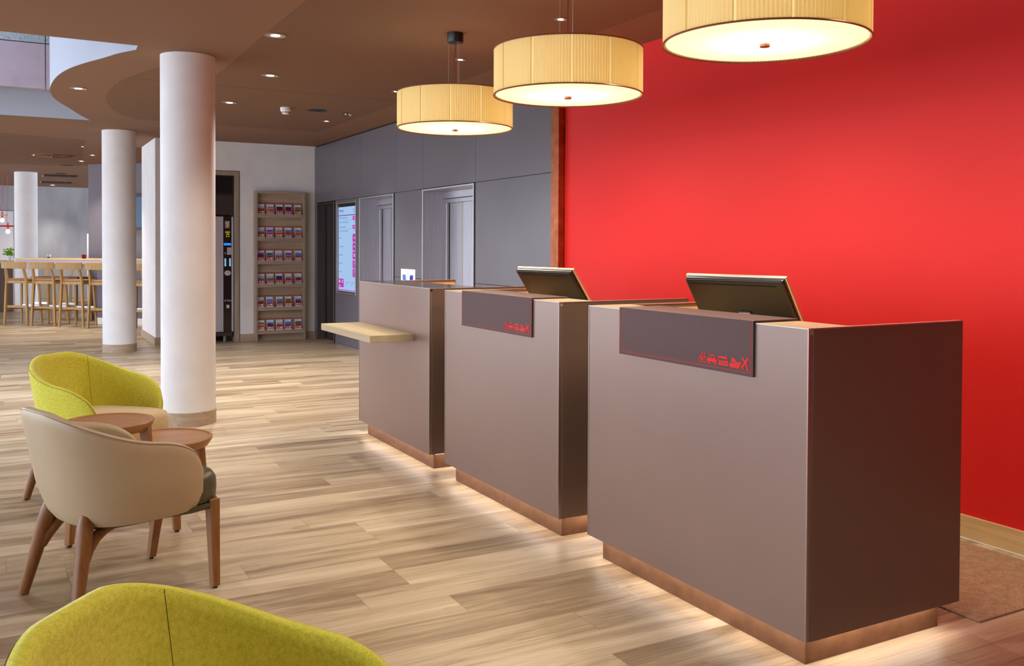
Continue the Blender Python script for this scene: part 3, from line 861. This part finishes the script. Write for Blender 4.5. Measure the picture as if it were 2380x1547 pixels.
# ------------------------------------------------------------------ pendant lamps
def pendant(x, y, label):
    zb, zt, R = 2.203, 2.452, .394
    g = empty('pendant_lamp', label, 'pendant lamp', (x, y, zb), group='drum pendants over the reception')
    n = 156; sub = 6; N = n * sub; b = MB(); H = zt - zb
    vs = []; fs = []
    for i in range(N):
        a = 2 * PI * i / N; ph = (i % sub) / sub; plt_ = i // sub
        r = R + .0055 * math.cos(2 * PI * ph)
        if plt_ % 13 == 0: r = R - .006
        for z in (0.004, H * .5, H - .004):
            vs.append((r * math.cos(a), r * math.sin(a), z))
    for i in range(N):
        j = (i + 1) % N
        for k in (0, 1): fs.append((i * 3 + k, j * 3 + k, j * 3 + k + 1, i * 3 + k + 1))
    b.add(vs, fs)
    b.mi = [1 if ((q // 2) % sub) >= sub // 2 else 0 for q in range(len(fs))]
    b.build('shade', [M['shade'], M['shade_fold']], g, recalc=False, smooth=80)
    b = MB()
    for z in (0.0, H):
        b.tube([((R + .005) * math.cos(2 * PI * k / 96), (R + .005) * math.sin(2 * PI * k / 96), z + (.003 if z == 0 else -.003)) for k in range(96)], .0038, 6, closed=True)
    b.build('rim', M['finial'], g)
    MB().lathe([(0.0, .012), (R - .006, .012), (R - .006, .008), (R - .02, .004), (0, .002)][::-1], 96).build('diffuser', M['diffuser'], g)
    MB().lathe([(0, -.014), (.019, -.014), (.020, -.012), (.020, -.002), (.008, .003)], 24).build('finial', M['finial'], g, smooth=40)
    zc = ZC - zb
    MB().lathe([(0, zc - .066), (.054, zc - .066), (.056, zc - .062), (.056, zc - .001)], 40).build('canopy', M['black'], g)
    b = MB(); b.tube([(0, 0, zc - .066), (.002, .001, zc - .10), (-.006, -.003, zc - .17), (-.006, -.002, zc - .3), (-.005, 0, H - .02), (0, 0, .1)], .0032, 8)
    b.build('flex', M['cord_red'], g)
    for k in range(3):
        a = k * 2 * PI / 3 + 2.6
        p0 = (.045 * math.cos(a), .045 * math.sin(a), zc - .066); p1 = (.047 * math.cos(a), .047 * math.sin(a), H - .06)
        MB().tube([p0, p1], .0011, 6).build('suspension_wire', M['wire'], g)
    b = MB()
    for k in range(3):
        a = k * 2 * PI / 3 + 2.6
        b.tube([(.047 * math.cos(a), .047 * math.sin(a), H - .06), ((R - .004) * math.cos(a), (R - .004) * math.sin(a), H - .006)], .002, 6)
    b.lathe([(.0, H - .064), (.05, H - .064), (.05, H - .058), (0, H - .058)], 24)
    b.build('spider_frame', M['wire'], g)
    light('pendant_bulb', 'POINT', (0, 0, .13), 4.7, (1.0, .95, .74), g, shadow_soft_size=.07)
    light('pendant_downlight', 'AREA', (0, 0, -.03), 16, (1.0, .86, .66), g, shape='DISK', size=.72)
    return g
pendant(2.73, 5.84, 'farthest cream pleated drum pendant over the desk with the ledge')
pendant(2.655, 4.25, 'middle cream pleated drum pendant hanging before the red wall')
pendant(2.64, 2.76, 'largest cream pleated drum pendant cut by the top edge of the photo')

# ------------------------------------------------------------------ ceiling fittings
def downlight(x, y, label, r=.078, e=60, on=True, spot=100):
    g = empty('downlight', label, 'downlight', (x, y, ZC), group='recessed downlights')
    MB().lathe([(r, .0), (r, -.004), (r * .86, -.005), (r * .84, 0)], 36).build('ring', M['ring'], g)
    MB().lathe([(0, -.0005), (r * .84, -.0005), (r * .84, -.0035), (0.0, -.003)][::-1], 36).build('reflector', M['reflector'], g)
    MB().lathe([(0, -.0036), (r * .42, -.0036), (r * .40, -.0050), (0, -.0052)][::-1], 24).build('lens', M['lamp_emit'], g)
    light('downlight_beam', 'SPOT', (0, 0, -.02), e, (1.0, .93, .85), g, spot_size=math.radians(spot), spot_blend=.7, shadow_soft_size=.035)
    return g
DLS = [(1.661, 6.52, 'round downlight above the left end of the desks, nearest the photo top', .08), (2.013, 8.08, 'round downlight right of the thick white column top', .08),
       (2.029, 9.83, 'round downlight near the smoke detector, right of the thick column', .08), (.603, 9.66, 'round downlight under the curved edge of the ceiling opening', .08),
       (3.151, 5.138, 'round downlight behind the cables of the middle drum pendant', .046), (3.148, 6.64, 'round downlight behind the cables of the farthest drum pendant', .046),
       (3.265, 8.315, 'round downlight at the left rim of the farthest drum pendant', .046), (3.334, 10.716, 'small round downlight beyond the black ceiling speaker', .05)]
for x, y, lb, r in DLS: downlight(x, y, lb, r, 60 if y > 10 else 38 if x > 2.5 else 48 if y < 7 else 62 if x < 1 else 290 if y > 9 else 175, spot=130 if y > 8 and x < 2.5 else 100)
FAR = [(1.015, 15.38, 'tiny ceiling lamp highest beside the second column', .03), (1.255, 16.78, 'small far downlight beside the second white column', .06), (1.173, 18.10, 'far downlight above the bar end wall', .07),
       (.415, 17.29, 'far downlight at the left rim of the round air diffuser', .06), (1.021, 25.9, 'farthest downlight just before the concrete wall', .09)]
for x, y, lb, r in FAR: downlight(x, y, lb, r, 110)
# lamps of the same grid whose fittings lie outside the frame
for x, y in ((.6, 3.2), (1.7, 3.6), (.1, 5.6), (3.15, 3.6), (3.15, 2.1), (.9, 1.2)):
    light('downlight_beam', 'SPOT', (x, y, ZC - .02), 85 if y < 1.5 else 46 if x < 2.5 else 38, (1.0, .93, .85), None, spot_size=math.radians(100), spot_blend=.7, shadow_soft_size=.035)

sd = empty('smoke_detector', 'white smoke detector on the brown ceiling', 'smoke detector', (2.63, 9.90, ZC))
MB().lathe([(.056, 0), (.056, -.030), (.050, -.036)], 32).build('base', M['white_plastic'], sd)
MB().lathe([(.050, -.036), (.046, -.050), (.036, -.064), (.030, -.070), (0, -.071)], 32).build('chamber', M['white_plastic'], sd)
b = MB()
for k in range(10):
    a = 2 * PI * k / 10; T = Matrix.Rotation(a, 4, 'Z')
    b.box(.0395, .0475, -.006, .006, -.058, -.046, T=T)
b.build('slots', M['black'], sd)
sp = empty('ceiling_speaker', 'round black speaker grille set in the brown ceiling', 'speaker', (2.985, 9.93, ZC))
MB().lathe([(.104, 0), (.104, -.003), (.097, -.005)], 40).build('rim', M['black'], sp)
MB().lathe([(.097, -.003), (.06, -.0055), (0, -.006)], 40).build('grille', M['speaker'], sp)
sk = empty('ceiling_sensor', 'small dark round ceiling sensor with a bright tip beyond the speaker', 'sensor', (3.33, 9.99, ZC))
MB().lathe([(.044, 0), (.042, -.004), (0, -.005)], 28).build('plate', M['speaker'], sk)
MB().lathe([(.012, -.004), (.010, -.014), (0, -.016)], 16).build('lens', M['silver'], sk)
b = MB(); b.tube([(.03, -.01, -.004), (.052, -.018, -.024)], .007, 8); b.build('tip', M['white_plastic'], sk)

ad = empty('air_diffuser', 'large round swirl air diffuser in the ceiling over the bar stools', 'diffuser', (.70, 17.25, ZC + .004))
MB().lathe([(.34, 0), (.34, -.012), (.31, -.014), (.31, -.002)], 48).build('ring', M['ceil'], ad)
MB().lathe([(0, -.002), (.31, -.002), (.31, -.004), (0, -.004)][::-1], 48).build('backing', M['brown_panel'], ad)
b = MB()
for k in range(18):
    T = Matrix.Rotation(2 * PI * k / 18, 4, 'Z') @ Matrix.Translation((.19, 0, -.010)) @ Matrix.Rotation(.5, 4, 'X')
    b.box(-.10, .10, -.017, .017, -.002, .002, T=T)
b.lathe([(.07, -.004), (.07, -.012), (0, -.013)], 24)
b.build('vanes', M['ceil'], ad)
for (x0, y0_, lb) in ((1.035, 22.23, 'long slotted ceiling vent over the bar, nearer one'), (1.06, 24.7, 'long slotted ceiling vent nearest the concrete wall')):
    lv = empty('slot_vent', lb, 'vent', (x0, y0_, ZC), -.0, 'long slotted ceiling vents')
    MB().box(-.32, .32, -.26, .26, -.012, 0).build('frame', M['speaker'], lv, bevel=.003)
    b = MB()
    for k in range(16): b.box(-.29 + k * .038, -.275 + k * .038, -.23, .23, -.020, -.012)
    b.build('slats', M['brown_panel'], lv)
    b = MB(); b.box(-.36, -.325, -.25, .25, -.02, 0); b.build('end_cap', M['alu'], lv)
for x, y, lb in ((1.0, 19.25, 'flat dark disc in the ceiling beyond the round diffuser'), (1.01, 21.55, 'flat dark disc in the ceiling just before the long vents')):
    tag(MB().lathe([(.11, 0), (.11, -.006), (0, -.007)], 32).build('ceiling_disc', M['speaker'], loc=(x, y, ZC)), lb, 'ceiling disc', 'dark discs in the far ceiling')

# ------------------------------------------------------------------ tub armchairs
CA, CB, CZB, CZK, CZS, CLEAN, CLS, CP, CPM = .30, .29, .33, .765, .61, .08, .03, .8, 2.25
def shell_pt(t, v, off=0.0, vmax=1.0):
    ph = t * CPM; c, s = math.cos(ph), math.sin(ph)
    sg = lambda q: (1 if q > 0 else -1 if q < 0 else 0)
    a = abs(t)
    f = min(1, max(0, (a - .06) / .80)); f = f * f * (3 - 2 * f) * .5 + f * .5
    zr = CZK + (CZS - CZK) * f
    e = min(1, max(0, (a - .66) / .34)); zr = CZB + .075 + (zr - CZB - .075) * max(0, 1 - e ** 3.0) ** .55
    q = v * (zr - CZB) / (CZK - CZB); k = (1 + c) / 2
    w = .88 + .12 * math.sqrt(min(1, v * (zr - CZB) / .14))
    x0 = -CA * sg(c) * abs(c) ** CP; y0_ = CB * sg(s) * abs(s) ** CP
    return Vector((x0 * w - CLEAN * q * k, y0_ * w + sg(y0_) * CLS * q, CZB + v * (zr - CZB)))
def shell_frame(t, v):
    d = .004
    a = shell_pt(max(-1, t - d), v); c = shell_pt(min(1, t + d), v)
    tu = (c - a).normalized()
    tv = (shell_pt(t, min(1, v + .02)) - shell_pt(t, max(0, v - .02)))
    if tv.length < 1e-6: tv = Vector((0, 0, 1))
    n = tu.cross(tv.normalized()); n.normalize()
    if n.dot(Vector((shell_pt(t, v).x - .05, shell_pt(t, v).y, 0))) < 0: n = -n
    return tu, n
def make_shell():
    n, m = 64, 14; TH = .036
    b = MB()
    secs = []
    for i in range(n + 1):
        t = -1 + 2 * i / n
        sec = []
        th = TH * (1 - .35 * max(0, (abs(t) - .8) / .2))
        for j in range(m + 1):            # outer face, bottom to rim
            v = j / m; p = shell_pt(t, v); _, nn = shell_frame(t, v)
            rr = 0.0
            if v > .9: rr = .006 * ((v - .9) / .1) ** 2
            sec.append(p - nn * rr)
        _, nn = shell_frame(t, 1.0); p = shell_pt(t, 1)
        sec.append(p - nn * th * .25 + Vector((0, 0, .007))); sec.append(p - nn * th * .6 + Vector((0, 0, .007)))
        for j in range(m, -1, -1):        # inner face, rim to bottom
            v = j / m; p = shell_pt(t, v); _, nn = shell_frame(t, v)
            sec.append(p - nn * th)
        secs.append(sec)
    b.sweep(secs)
    return b
def seat_section(k, z, top=False):
    pts_ = []
    for i in range(48):
        a = 2 * PI * i / 48; c, s = math.cos(a), math.sin(a)
        sx = abs(c) ** (.45 if c > 0 else .62) * (1 if c > 0 else -1); sy = abs(s) ** (.45 if c > 0 else .62) * (1 if s > 0 else -1)
        xx = .03 + (.278 if c > 0 else .275) * sx * k; yy = (.236 if c > 0 else .215) * sy * k
        pts_.append(Vector((xx, yy, z)))
    return pts_
def make_chair(name, label, kind, loc, ang):
    g = empty(name, label, 'armchair', (loc[0], loc[1], 0), ang, 'lounge armchairs')
    lime = kind == 'lime'
    sh = make_shell().build('shell', M['felt'] if lime else M['leather'], g, smooth=70)
    # rim piping and back seams
    def rim_line(off, dz): 
        r = []
        for i in range(81):
            t = -1 + 2 * i / 80; p = shell_pt(t, 1); _, nn = shell_frame(t, 1)
            r.append(p - nn * off + Vector((0, 0, dz)))
        return r
    MB().tube(rim_line(.0045, .0010), .0008, 6).build('piping', M['seam_f'] if lime else M['seam_l'], sh)
    for t in (-.26, .26):
        ln = []
        for j in range(15):
            v = .30 + .70 * j / 14; p = shell_pt(t, v); _, nn = shell_frame(t, v); ln.append(p - nn * .0362)
        if not lime and t < 0: continue
        MB().tube(ln, .0008, 5).build('back_seam', M['seam_f'] if lime else M['seam_l'], sh)
    b = MB(); zs = [(.80, .325), (.93, .330), (1.0, .350), (1.01, .40), (1.0, .435), (.96, .455), (.86, .464), (.5, .468), (.1, .469)]
    b.sweep([seat_section(k, z) for k, z in zs])
    b.build('seat', M['felt_seat'] if lime else M['olive'], g, smooth=70)
    if not lime:
        b = MB(); b.sweep([seat_section(k, z) for k, z in ((.84, .308), (.99, .316), (1.03, .328), (1.02, .340))]); b.build('seat_base', M['olive'], g, smooth=70)
    # legs: round raked ones behind, square tapered ones in front
    for sy in (-1, 1):
        top = Vector((-.235, sy * .150, .405)); mid = Vector((-.25, sy * .168, .30)); bot = Vector((-.318, sy * .236, .008))
        b = MB(); P_ = []; R_ = []
        for k in range(13):
            f = k / 12; p = top.lerp(bot, f); P_.append(p)
            R_.append(.018 + .015 * math.sin(min(1, f / .25) * PI / 2) - .0125 * f)
        b.tube(P_, R_, 16)
        # flare that carries the seat rail
        b.tube([Vector((-.14, sy * .158, .318)), Vector((-.175, sy * .160, .310)), Vector((-.212, sy * .163, .290)), Vector((-.246, sy * .172, .250)), Vector((-.268, sy * .187, .20))], [.015, .019, .023, .024, .020], 12)
        lg = b.build('leg', M['beech'], g, smooth=60)
        MB().cyl((bot.x, bot.y, 0), .010, .010, 14).build('glide', M['foot'], lg)
        tp, bt = Vector((.254, sy * .206, .352)), Vector((.232, sy * .262, .008))
        secs = []
        for f in (0, .25, .6, 1):
            p = tp.lerp(bt, f); hw = (.023 - .007 * f)
            secs.append([p + Vector((dx * hw, dy * hw, 0)) for dx, dy in ((-1, -1), (1, -1), (1, 1), (-1, 1))])
        lg = MB().sweep(secs).build('leg', M['beech'], g, bevel=.004)
        MB().cyl((bt.x, bt.y, 0), .010, .010, 14).build('glide', M['foot'], lg)
    return g
make_chair('armchair', 'beige leather tub armchair with olive seat turned away beside the round tables', 'beige', (.432, 4.047), math.radians(20.2))
make_chair('armchair', 'lime felt tub armchair with sand seat in front of the thick white column', 'lime', (.475, 5.62), math.radians(-48))
make_chair('armchair', 'lime felt tub armchair in the foreground, cut by the bottom edge of the photo', 'lime', (.37, 1.53), math.radians(-40))

# nesting tables
def side_table(x, y, r, h, angs, label, splay=.045):
    g = empty('side_table', label, 'side table', (x, y, 0), group='round nesting tables')
    MB().lathe([(0, h - .006), (r - .018, h - .006), (r - .014, h), (r - .004, h), (r, h - .005), (r - .004, h - .020), (r - .022, h - .046), (r - .06, h - .052), (0, h - .052)][::-1], 72).build('tabletop', M['beech_top'], g, smooth=30)
    for a in angs:
        a = math.radians(a); c, s = math.cos(a), math.sin(a); secs = []
        for f in (0, .3, 1):
            rr = (r - .030) + (splay + .0) * f; z = (h - .022) * (1 - f) + .010 * f; hw = .024 - .007 * f; hr = .022 - .006 * f
            P0 = Vector((rr * c, rr * s, z)); R_ = Vector((c, s, 0)); T_ = Vector((-s, c, 0))
            secs.append([P0 + R_ * p * hr + T_ * q * hw for p, q in ((-1, -1), (1, -1), (1, 1), (-1, 1))])
        lg = MB().sweep(secs).build('leg', M['beech'], g, bevel=.004)
        rr = r - .030 + splay
        MB().cyl((rr * c, rr * s, 0), .011, .012, 14).build('glide', M['foot'], lg)
side_table(.428, 4.845, .208, .55, (216, 330, 96), 'taller round beech side table between the beige and lime armchairs')
side_table(.700, 4.975, .236, .42, (28, 275, 150), 'lower round beech side table half under the taller one')

# ------------------------------------------------------------------ bar area
e1 = Vector((.763, -.646, 0)); n1 = Vector((.646, .763, 0))
bang = math.atan2(e1.y, e1.x)
bar = empty('bar_counter', 'high bar counter with pale oak edge and mauve grey base behind the stools', 'counter', (.134, 18.716, 0), bang)
MB().box(0, 2.9, 0, .60, 1.112, 1.138).build('worktop', M['maple'], bar, bevel=.002)
MB().box(0, 2.9, .004, .596, 1.045, 1.112).build('apron', mat('lilac_grey_laminate', (182, 172, 184), .6), bar, bevel=.002)
MB().box(1.62, 2.88, .03, .57, .11, 1.045).build('base_panel', M['darkgrey'], bar, bevel=.002)
MB().box(1.60, 2.89, .016, .58, 0, .11).build('plinth', M['white_plastic'], bar, bevel=.002)

def make_stool():
    g = empty('bar_stool', '', 'bar stool', (0, 0, 0), 0, 'oak bar stools along the counter')
    # local +x faces the counter, back at x = 0, rear leg feet at y = +-.222
    for sy in (-1, 1):
        secs = []
        for (x, yy, z, a, c_) in ((-.05, .165, 1.055, .013, .020), (-.012, .175, .90, .015, .022), (.02, .185, .78, .018, .024), (.010, .200, .45, .017, .022), (0.0, .222, 0, .014, .018)):
            secs.append([Vector((x + p * c_, sy * yy + q * a, z)) for p, q in ((-1, -1), (1, -1), (1, 1), (-1, 1))])
        MB().sweep(secs).build('leg', M['stool'], g, bevel=.003)
        secs = []
        for (x, yy, z, a) in ((.36, .165, .74, .018), (.40, .195, 0, .014)):
            secs.append([Vector((x + p * a, sy * yy + q * a, z)) for p, q in ((-1, -1), (1, -1), (1, 1), (-1, 1))])
        MB().sweep(secs).build('leg', M['stool'], g, bevel=.003)
        MB().box(.02, .39, sy * .196 - .010, sy * .196 + .010, .255, .285).build('stretcher', M['stool'], g, bevel=.002)
    MB().box(.012, .032, -.20, .20, .295, .335).build('stretcher', M['stool'], g, bevel=.002)
    MB().box(.375, .395, -.18, .18, .295, .335).build('footrest', M['steel'], g, bevel=.002)
    b = MB(); secs = []
    for k in range(9):
        yy = -.235 + .47 * k / 8; cx = -.050 - .030 * (1 - (yy / .235) ** 2)
        secs.append([Vector((cx + dx, yy, z)) for dx, z in ((-.011, .970), (.011, .970), (.004, 1.087), (-.018, 1.087))])
    b.sweep(secs); b.build('back_rail', M['stool'], g, bevel=.004)
    b = MB(); b.box(.005, .385, -.195, .195, .715, .765); b.build('seat_frame', M['stool'], g, bevel=.004)
    b = MB(); b.box(.010, .40, -.205, .205, .765, .795); b.build('seat_pad', mat('tan_leather_pad', (150, 108, 66), .45), g, bevel=.012, seg=3)
    return g
stool0 = make_stool()
SL = ['leftmost oak bar stool of the near row at the counter', 'second oak bar stool from the left in the near row', 'third oak bar stool from the left in the near row', 'oak bar stool partly hidden behind the second white column', 'oak bar stool right of the second column, half hidden by it']
sa = math.radians(51.9)
for k, (x, y) in enumerate(((.138, 18.07), (.543, 17.60), (.948, 17.15), (1.353, 16.70), (1.80, 16.12))):
    s_ = stool0 if k == 0 else copy_tree(stool0)
    s_.location = (x, y, 0); s_.rotation_euler = (0, 0, sa); s_['label'] = SL[k]
for k, (x, y, lb) in enumerate(((.79, 19.30, 'oak bar stool across the counter, facing the second near stool'), (1.205, 18.88, 'oak bar stool across the counter, facing the third near stool'))):
    s_ = copy_tree(stool0); s_.location = (x, y, 0); s_.rotation_euler = (0, 0, sa + PI); s_['label'] = lb

def tealight(x, y, glass, label):
    g = empty('tealight', label, 'tealight', (x, y, 1.138), group='tealights on the bar counter')
    MB().lathe([(.034, 0), (.042, .070), (.038, .070), (.031, .006), (0, .006)], 28).build('glass', glass, g)
    MB().lathe([(.028, .0062), (.028, .026), (0, .027)], 20).build('candle', M['wax'], g)
tealight(.66, 18.50, M['glass'], 'clear glass tealight standing on the bar counter')
tealight(1.20, 17.98, M['glass_red'], 'red glass tealight standing on the bar counter')

bc = empty('side_counter', 'dark wood service counter with pale top at the left edge behind the stools', 'counter', (0, 0, 0))
MB().box(-3.0, .115, 21.7, 22.5, 0, 1.0).build('cabinet', mat_wood('walnut', (92, 74, 64), (116, 96, 84), 'z', .5), bc, bevel=.003)
MB().box(-3.02, .135, 21.66, 22.5, 1.0, 1.04).build('worktop', M['maple'], bc, bevel=.003)

pl = empty('potted_basil', 'bushy green basil in a white pot on the side counter', 'plant', (.06, 21.9, 1.04))
MB().lathe([(.045, 0), (.062, .10), (.058, .10), (.05, .09), (0, .09)], 24).build('pot', M['white_plastic'], pl)
b = MB(); rnd = random.Random(3)
for k in range(110):
    a = rnd.uniform(0, 2 * PI); el = rnd.uniform(-.1, 1.3); rr = rnd.uniform(.04, .15)
    c = Vector((rr * math.cos(a) * math.cos(el) * 1.1, rr * math.sin(a) * math.cos(el), .12 + rr * math.sin(el) * 1.05))
    s_ = rnd.uniform(.022, .042); R_ = Matrix.Rotation(a, 4, 'Z') @ Matrix.Rotation(-el + rnd.uniform(-.5, .5), 4, 'Y') @ Matrix.Rotation(rnd.uniform(-.6, .6), 4, 'X')
    vs = [c + (R_ @ Vector(p)) * s_ for p in ((-1, 0, 0), (-.3, -.55, .12), (.5, -.45, .1), (1, 0, -.2), (.5, .45, .1), (-.3, .55, .12), (.1, 0, -.05))]
    b.add(vs, [(0, 1, 6), (1, 2, 6), (2, 3, 6), (3, 4, 6), (4, 5, 6), (5, 0, 6)])
b.build('foliage', M['leaf'], pl, recalc=False)
b = MB()
for k in range(7):
    a = k * .9; b.tube([(0.01 * math.cos(a), .01 * math.sin(a), .085), (.05 * math.cos(a), .05 * math.sin(a), .2)], .003, 6)
b.build('stems', M['leaf'], pl)
pl2 = tag(MB().lathe([(.028, 0), (.032, .06), (.028, .06), (.025, .01), (0, .01)], 20).build('white_cup', M['white_plastic'], loc=(.118, 21.78, 1.04)), 'small white cup beside the basil pot on the side counter', 'cup')

def red_lamp(x, y, z, L_, label, bar=None):
    g = empty('red_bar_lamp', label, 'pendant lamp', (x, y, z), group='red bar pendants with bare bulbs')
    b = MB(); b.box(-L_, .11, -.018, .018, .10, .135); b.build('bar', bar or M['red_lamp'], g, bevel=.004)
    b = MB(); b.lathe([(.020, .05), (.020, .10), (.012, .19), (0, .19)], 16); b.build('socket', M['red_lamp'], g)
    MB().lathe([(0, -.05), (.03, -.042), (.045, -.01), (.035, .025), (.016, .05)], 20).build('bulb', M['bulb'], g)
    b = MB(); b.tube([(0, 0, .19), (-.03, 0, .26), (-.01, 0, .40), (0, 0, .5), (0, 0, ZC - z)], .005, 6); b.build('cable', M['red_lamp'], g)
red_lamp(.03, 23.0, 1.66, 1.2, 'red bar pendant with a bare bulb in front of the white panel')
red_lamp(-.08, 24.2, 1.93, 1.0, 'higher pale bar pendant with bulb behind the red one', mat('pale_rose_metal', (226, 176, 160), .4))

# bar walls
struct(MB().box(-6.5, 8, 26.75, 26.95, 0, ZC).build('wall_concrete', M['concrete']))
struct(MB().box(-6.5, .155, 26.55, 26.75, .9, 2.21).build('wall_white_recess', M['niche']))
b = MB(); T = Matrix.Translation((1.335, 18.825, 0)) @ Matrix.Rotation(-PI / 4, 4, 'Z')
b.box(0, 6.0, 0, .25, 0, ZC, T=T)
struct(b.build('wall_bar_end', M['darkgrey']))
b = MB(); b.box(-.032, .004, -.006, .05, 0, 1.585, T=T)
struct(b.build('trim_5', M['white_plastic'], bevel=.003))
tv = empty('wall_screen', 'wide blue wall screen in a dark frame behind the second column', 'screen', (2.0, 18.16, 1.655), -PI / 4)
b = MB(); W_, H_ = 1.15, .655
b.box(0, W_, -.05, 0, 0, .05); b.box(0, W_, -.05, 0, H_ - .055, H_); b.box(0, .03, -.05, 0, .05, H_ - .055); b.box(W_ - .03, W_, -.05, 0, .05, H_ - .055)
b.build('frame', M['brown_panel'], tv, bevel=.003)
MB().box(.03, W_ - .03, -.035, -.005, .05, H_ - .055).build('display', M['tv'], tv)

# ------------------------------------------------------------------ light
w = bpy.data.worlds.new('daylight'); scene.world = w; w.use_nodes = True
bg = w.node_tree.nodes['Background']
bg.inputs[0].default_value = (.80, .87, 1.0, 1); bg.inputs[1].default_value = 5.2
light('skylight', 'AREA', (-2.3, 9.7, 4.55), 160, (.62, .80, 1.0), None, shape='RECTANGLE', size=4.6, size_y=4.2, spread=math.radians(120))
vs_ = scene.view_settings
vs_.view_transform = 'Standard'; vs_.look = 'None'; vs_.exposure = 0.0; vs_.gamma = 1.0; vs_.use_curve_mapping = False
cy = scene.cycles
cy.max_bounces = 8; cy.diffuse_bounces = 4; cy.glossy_bounces = 3; cy.transmission_bounces = 6
cy.caustics_reflective = False; cy.caustics_refractive = False
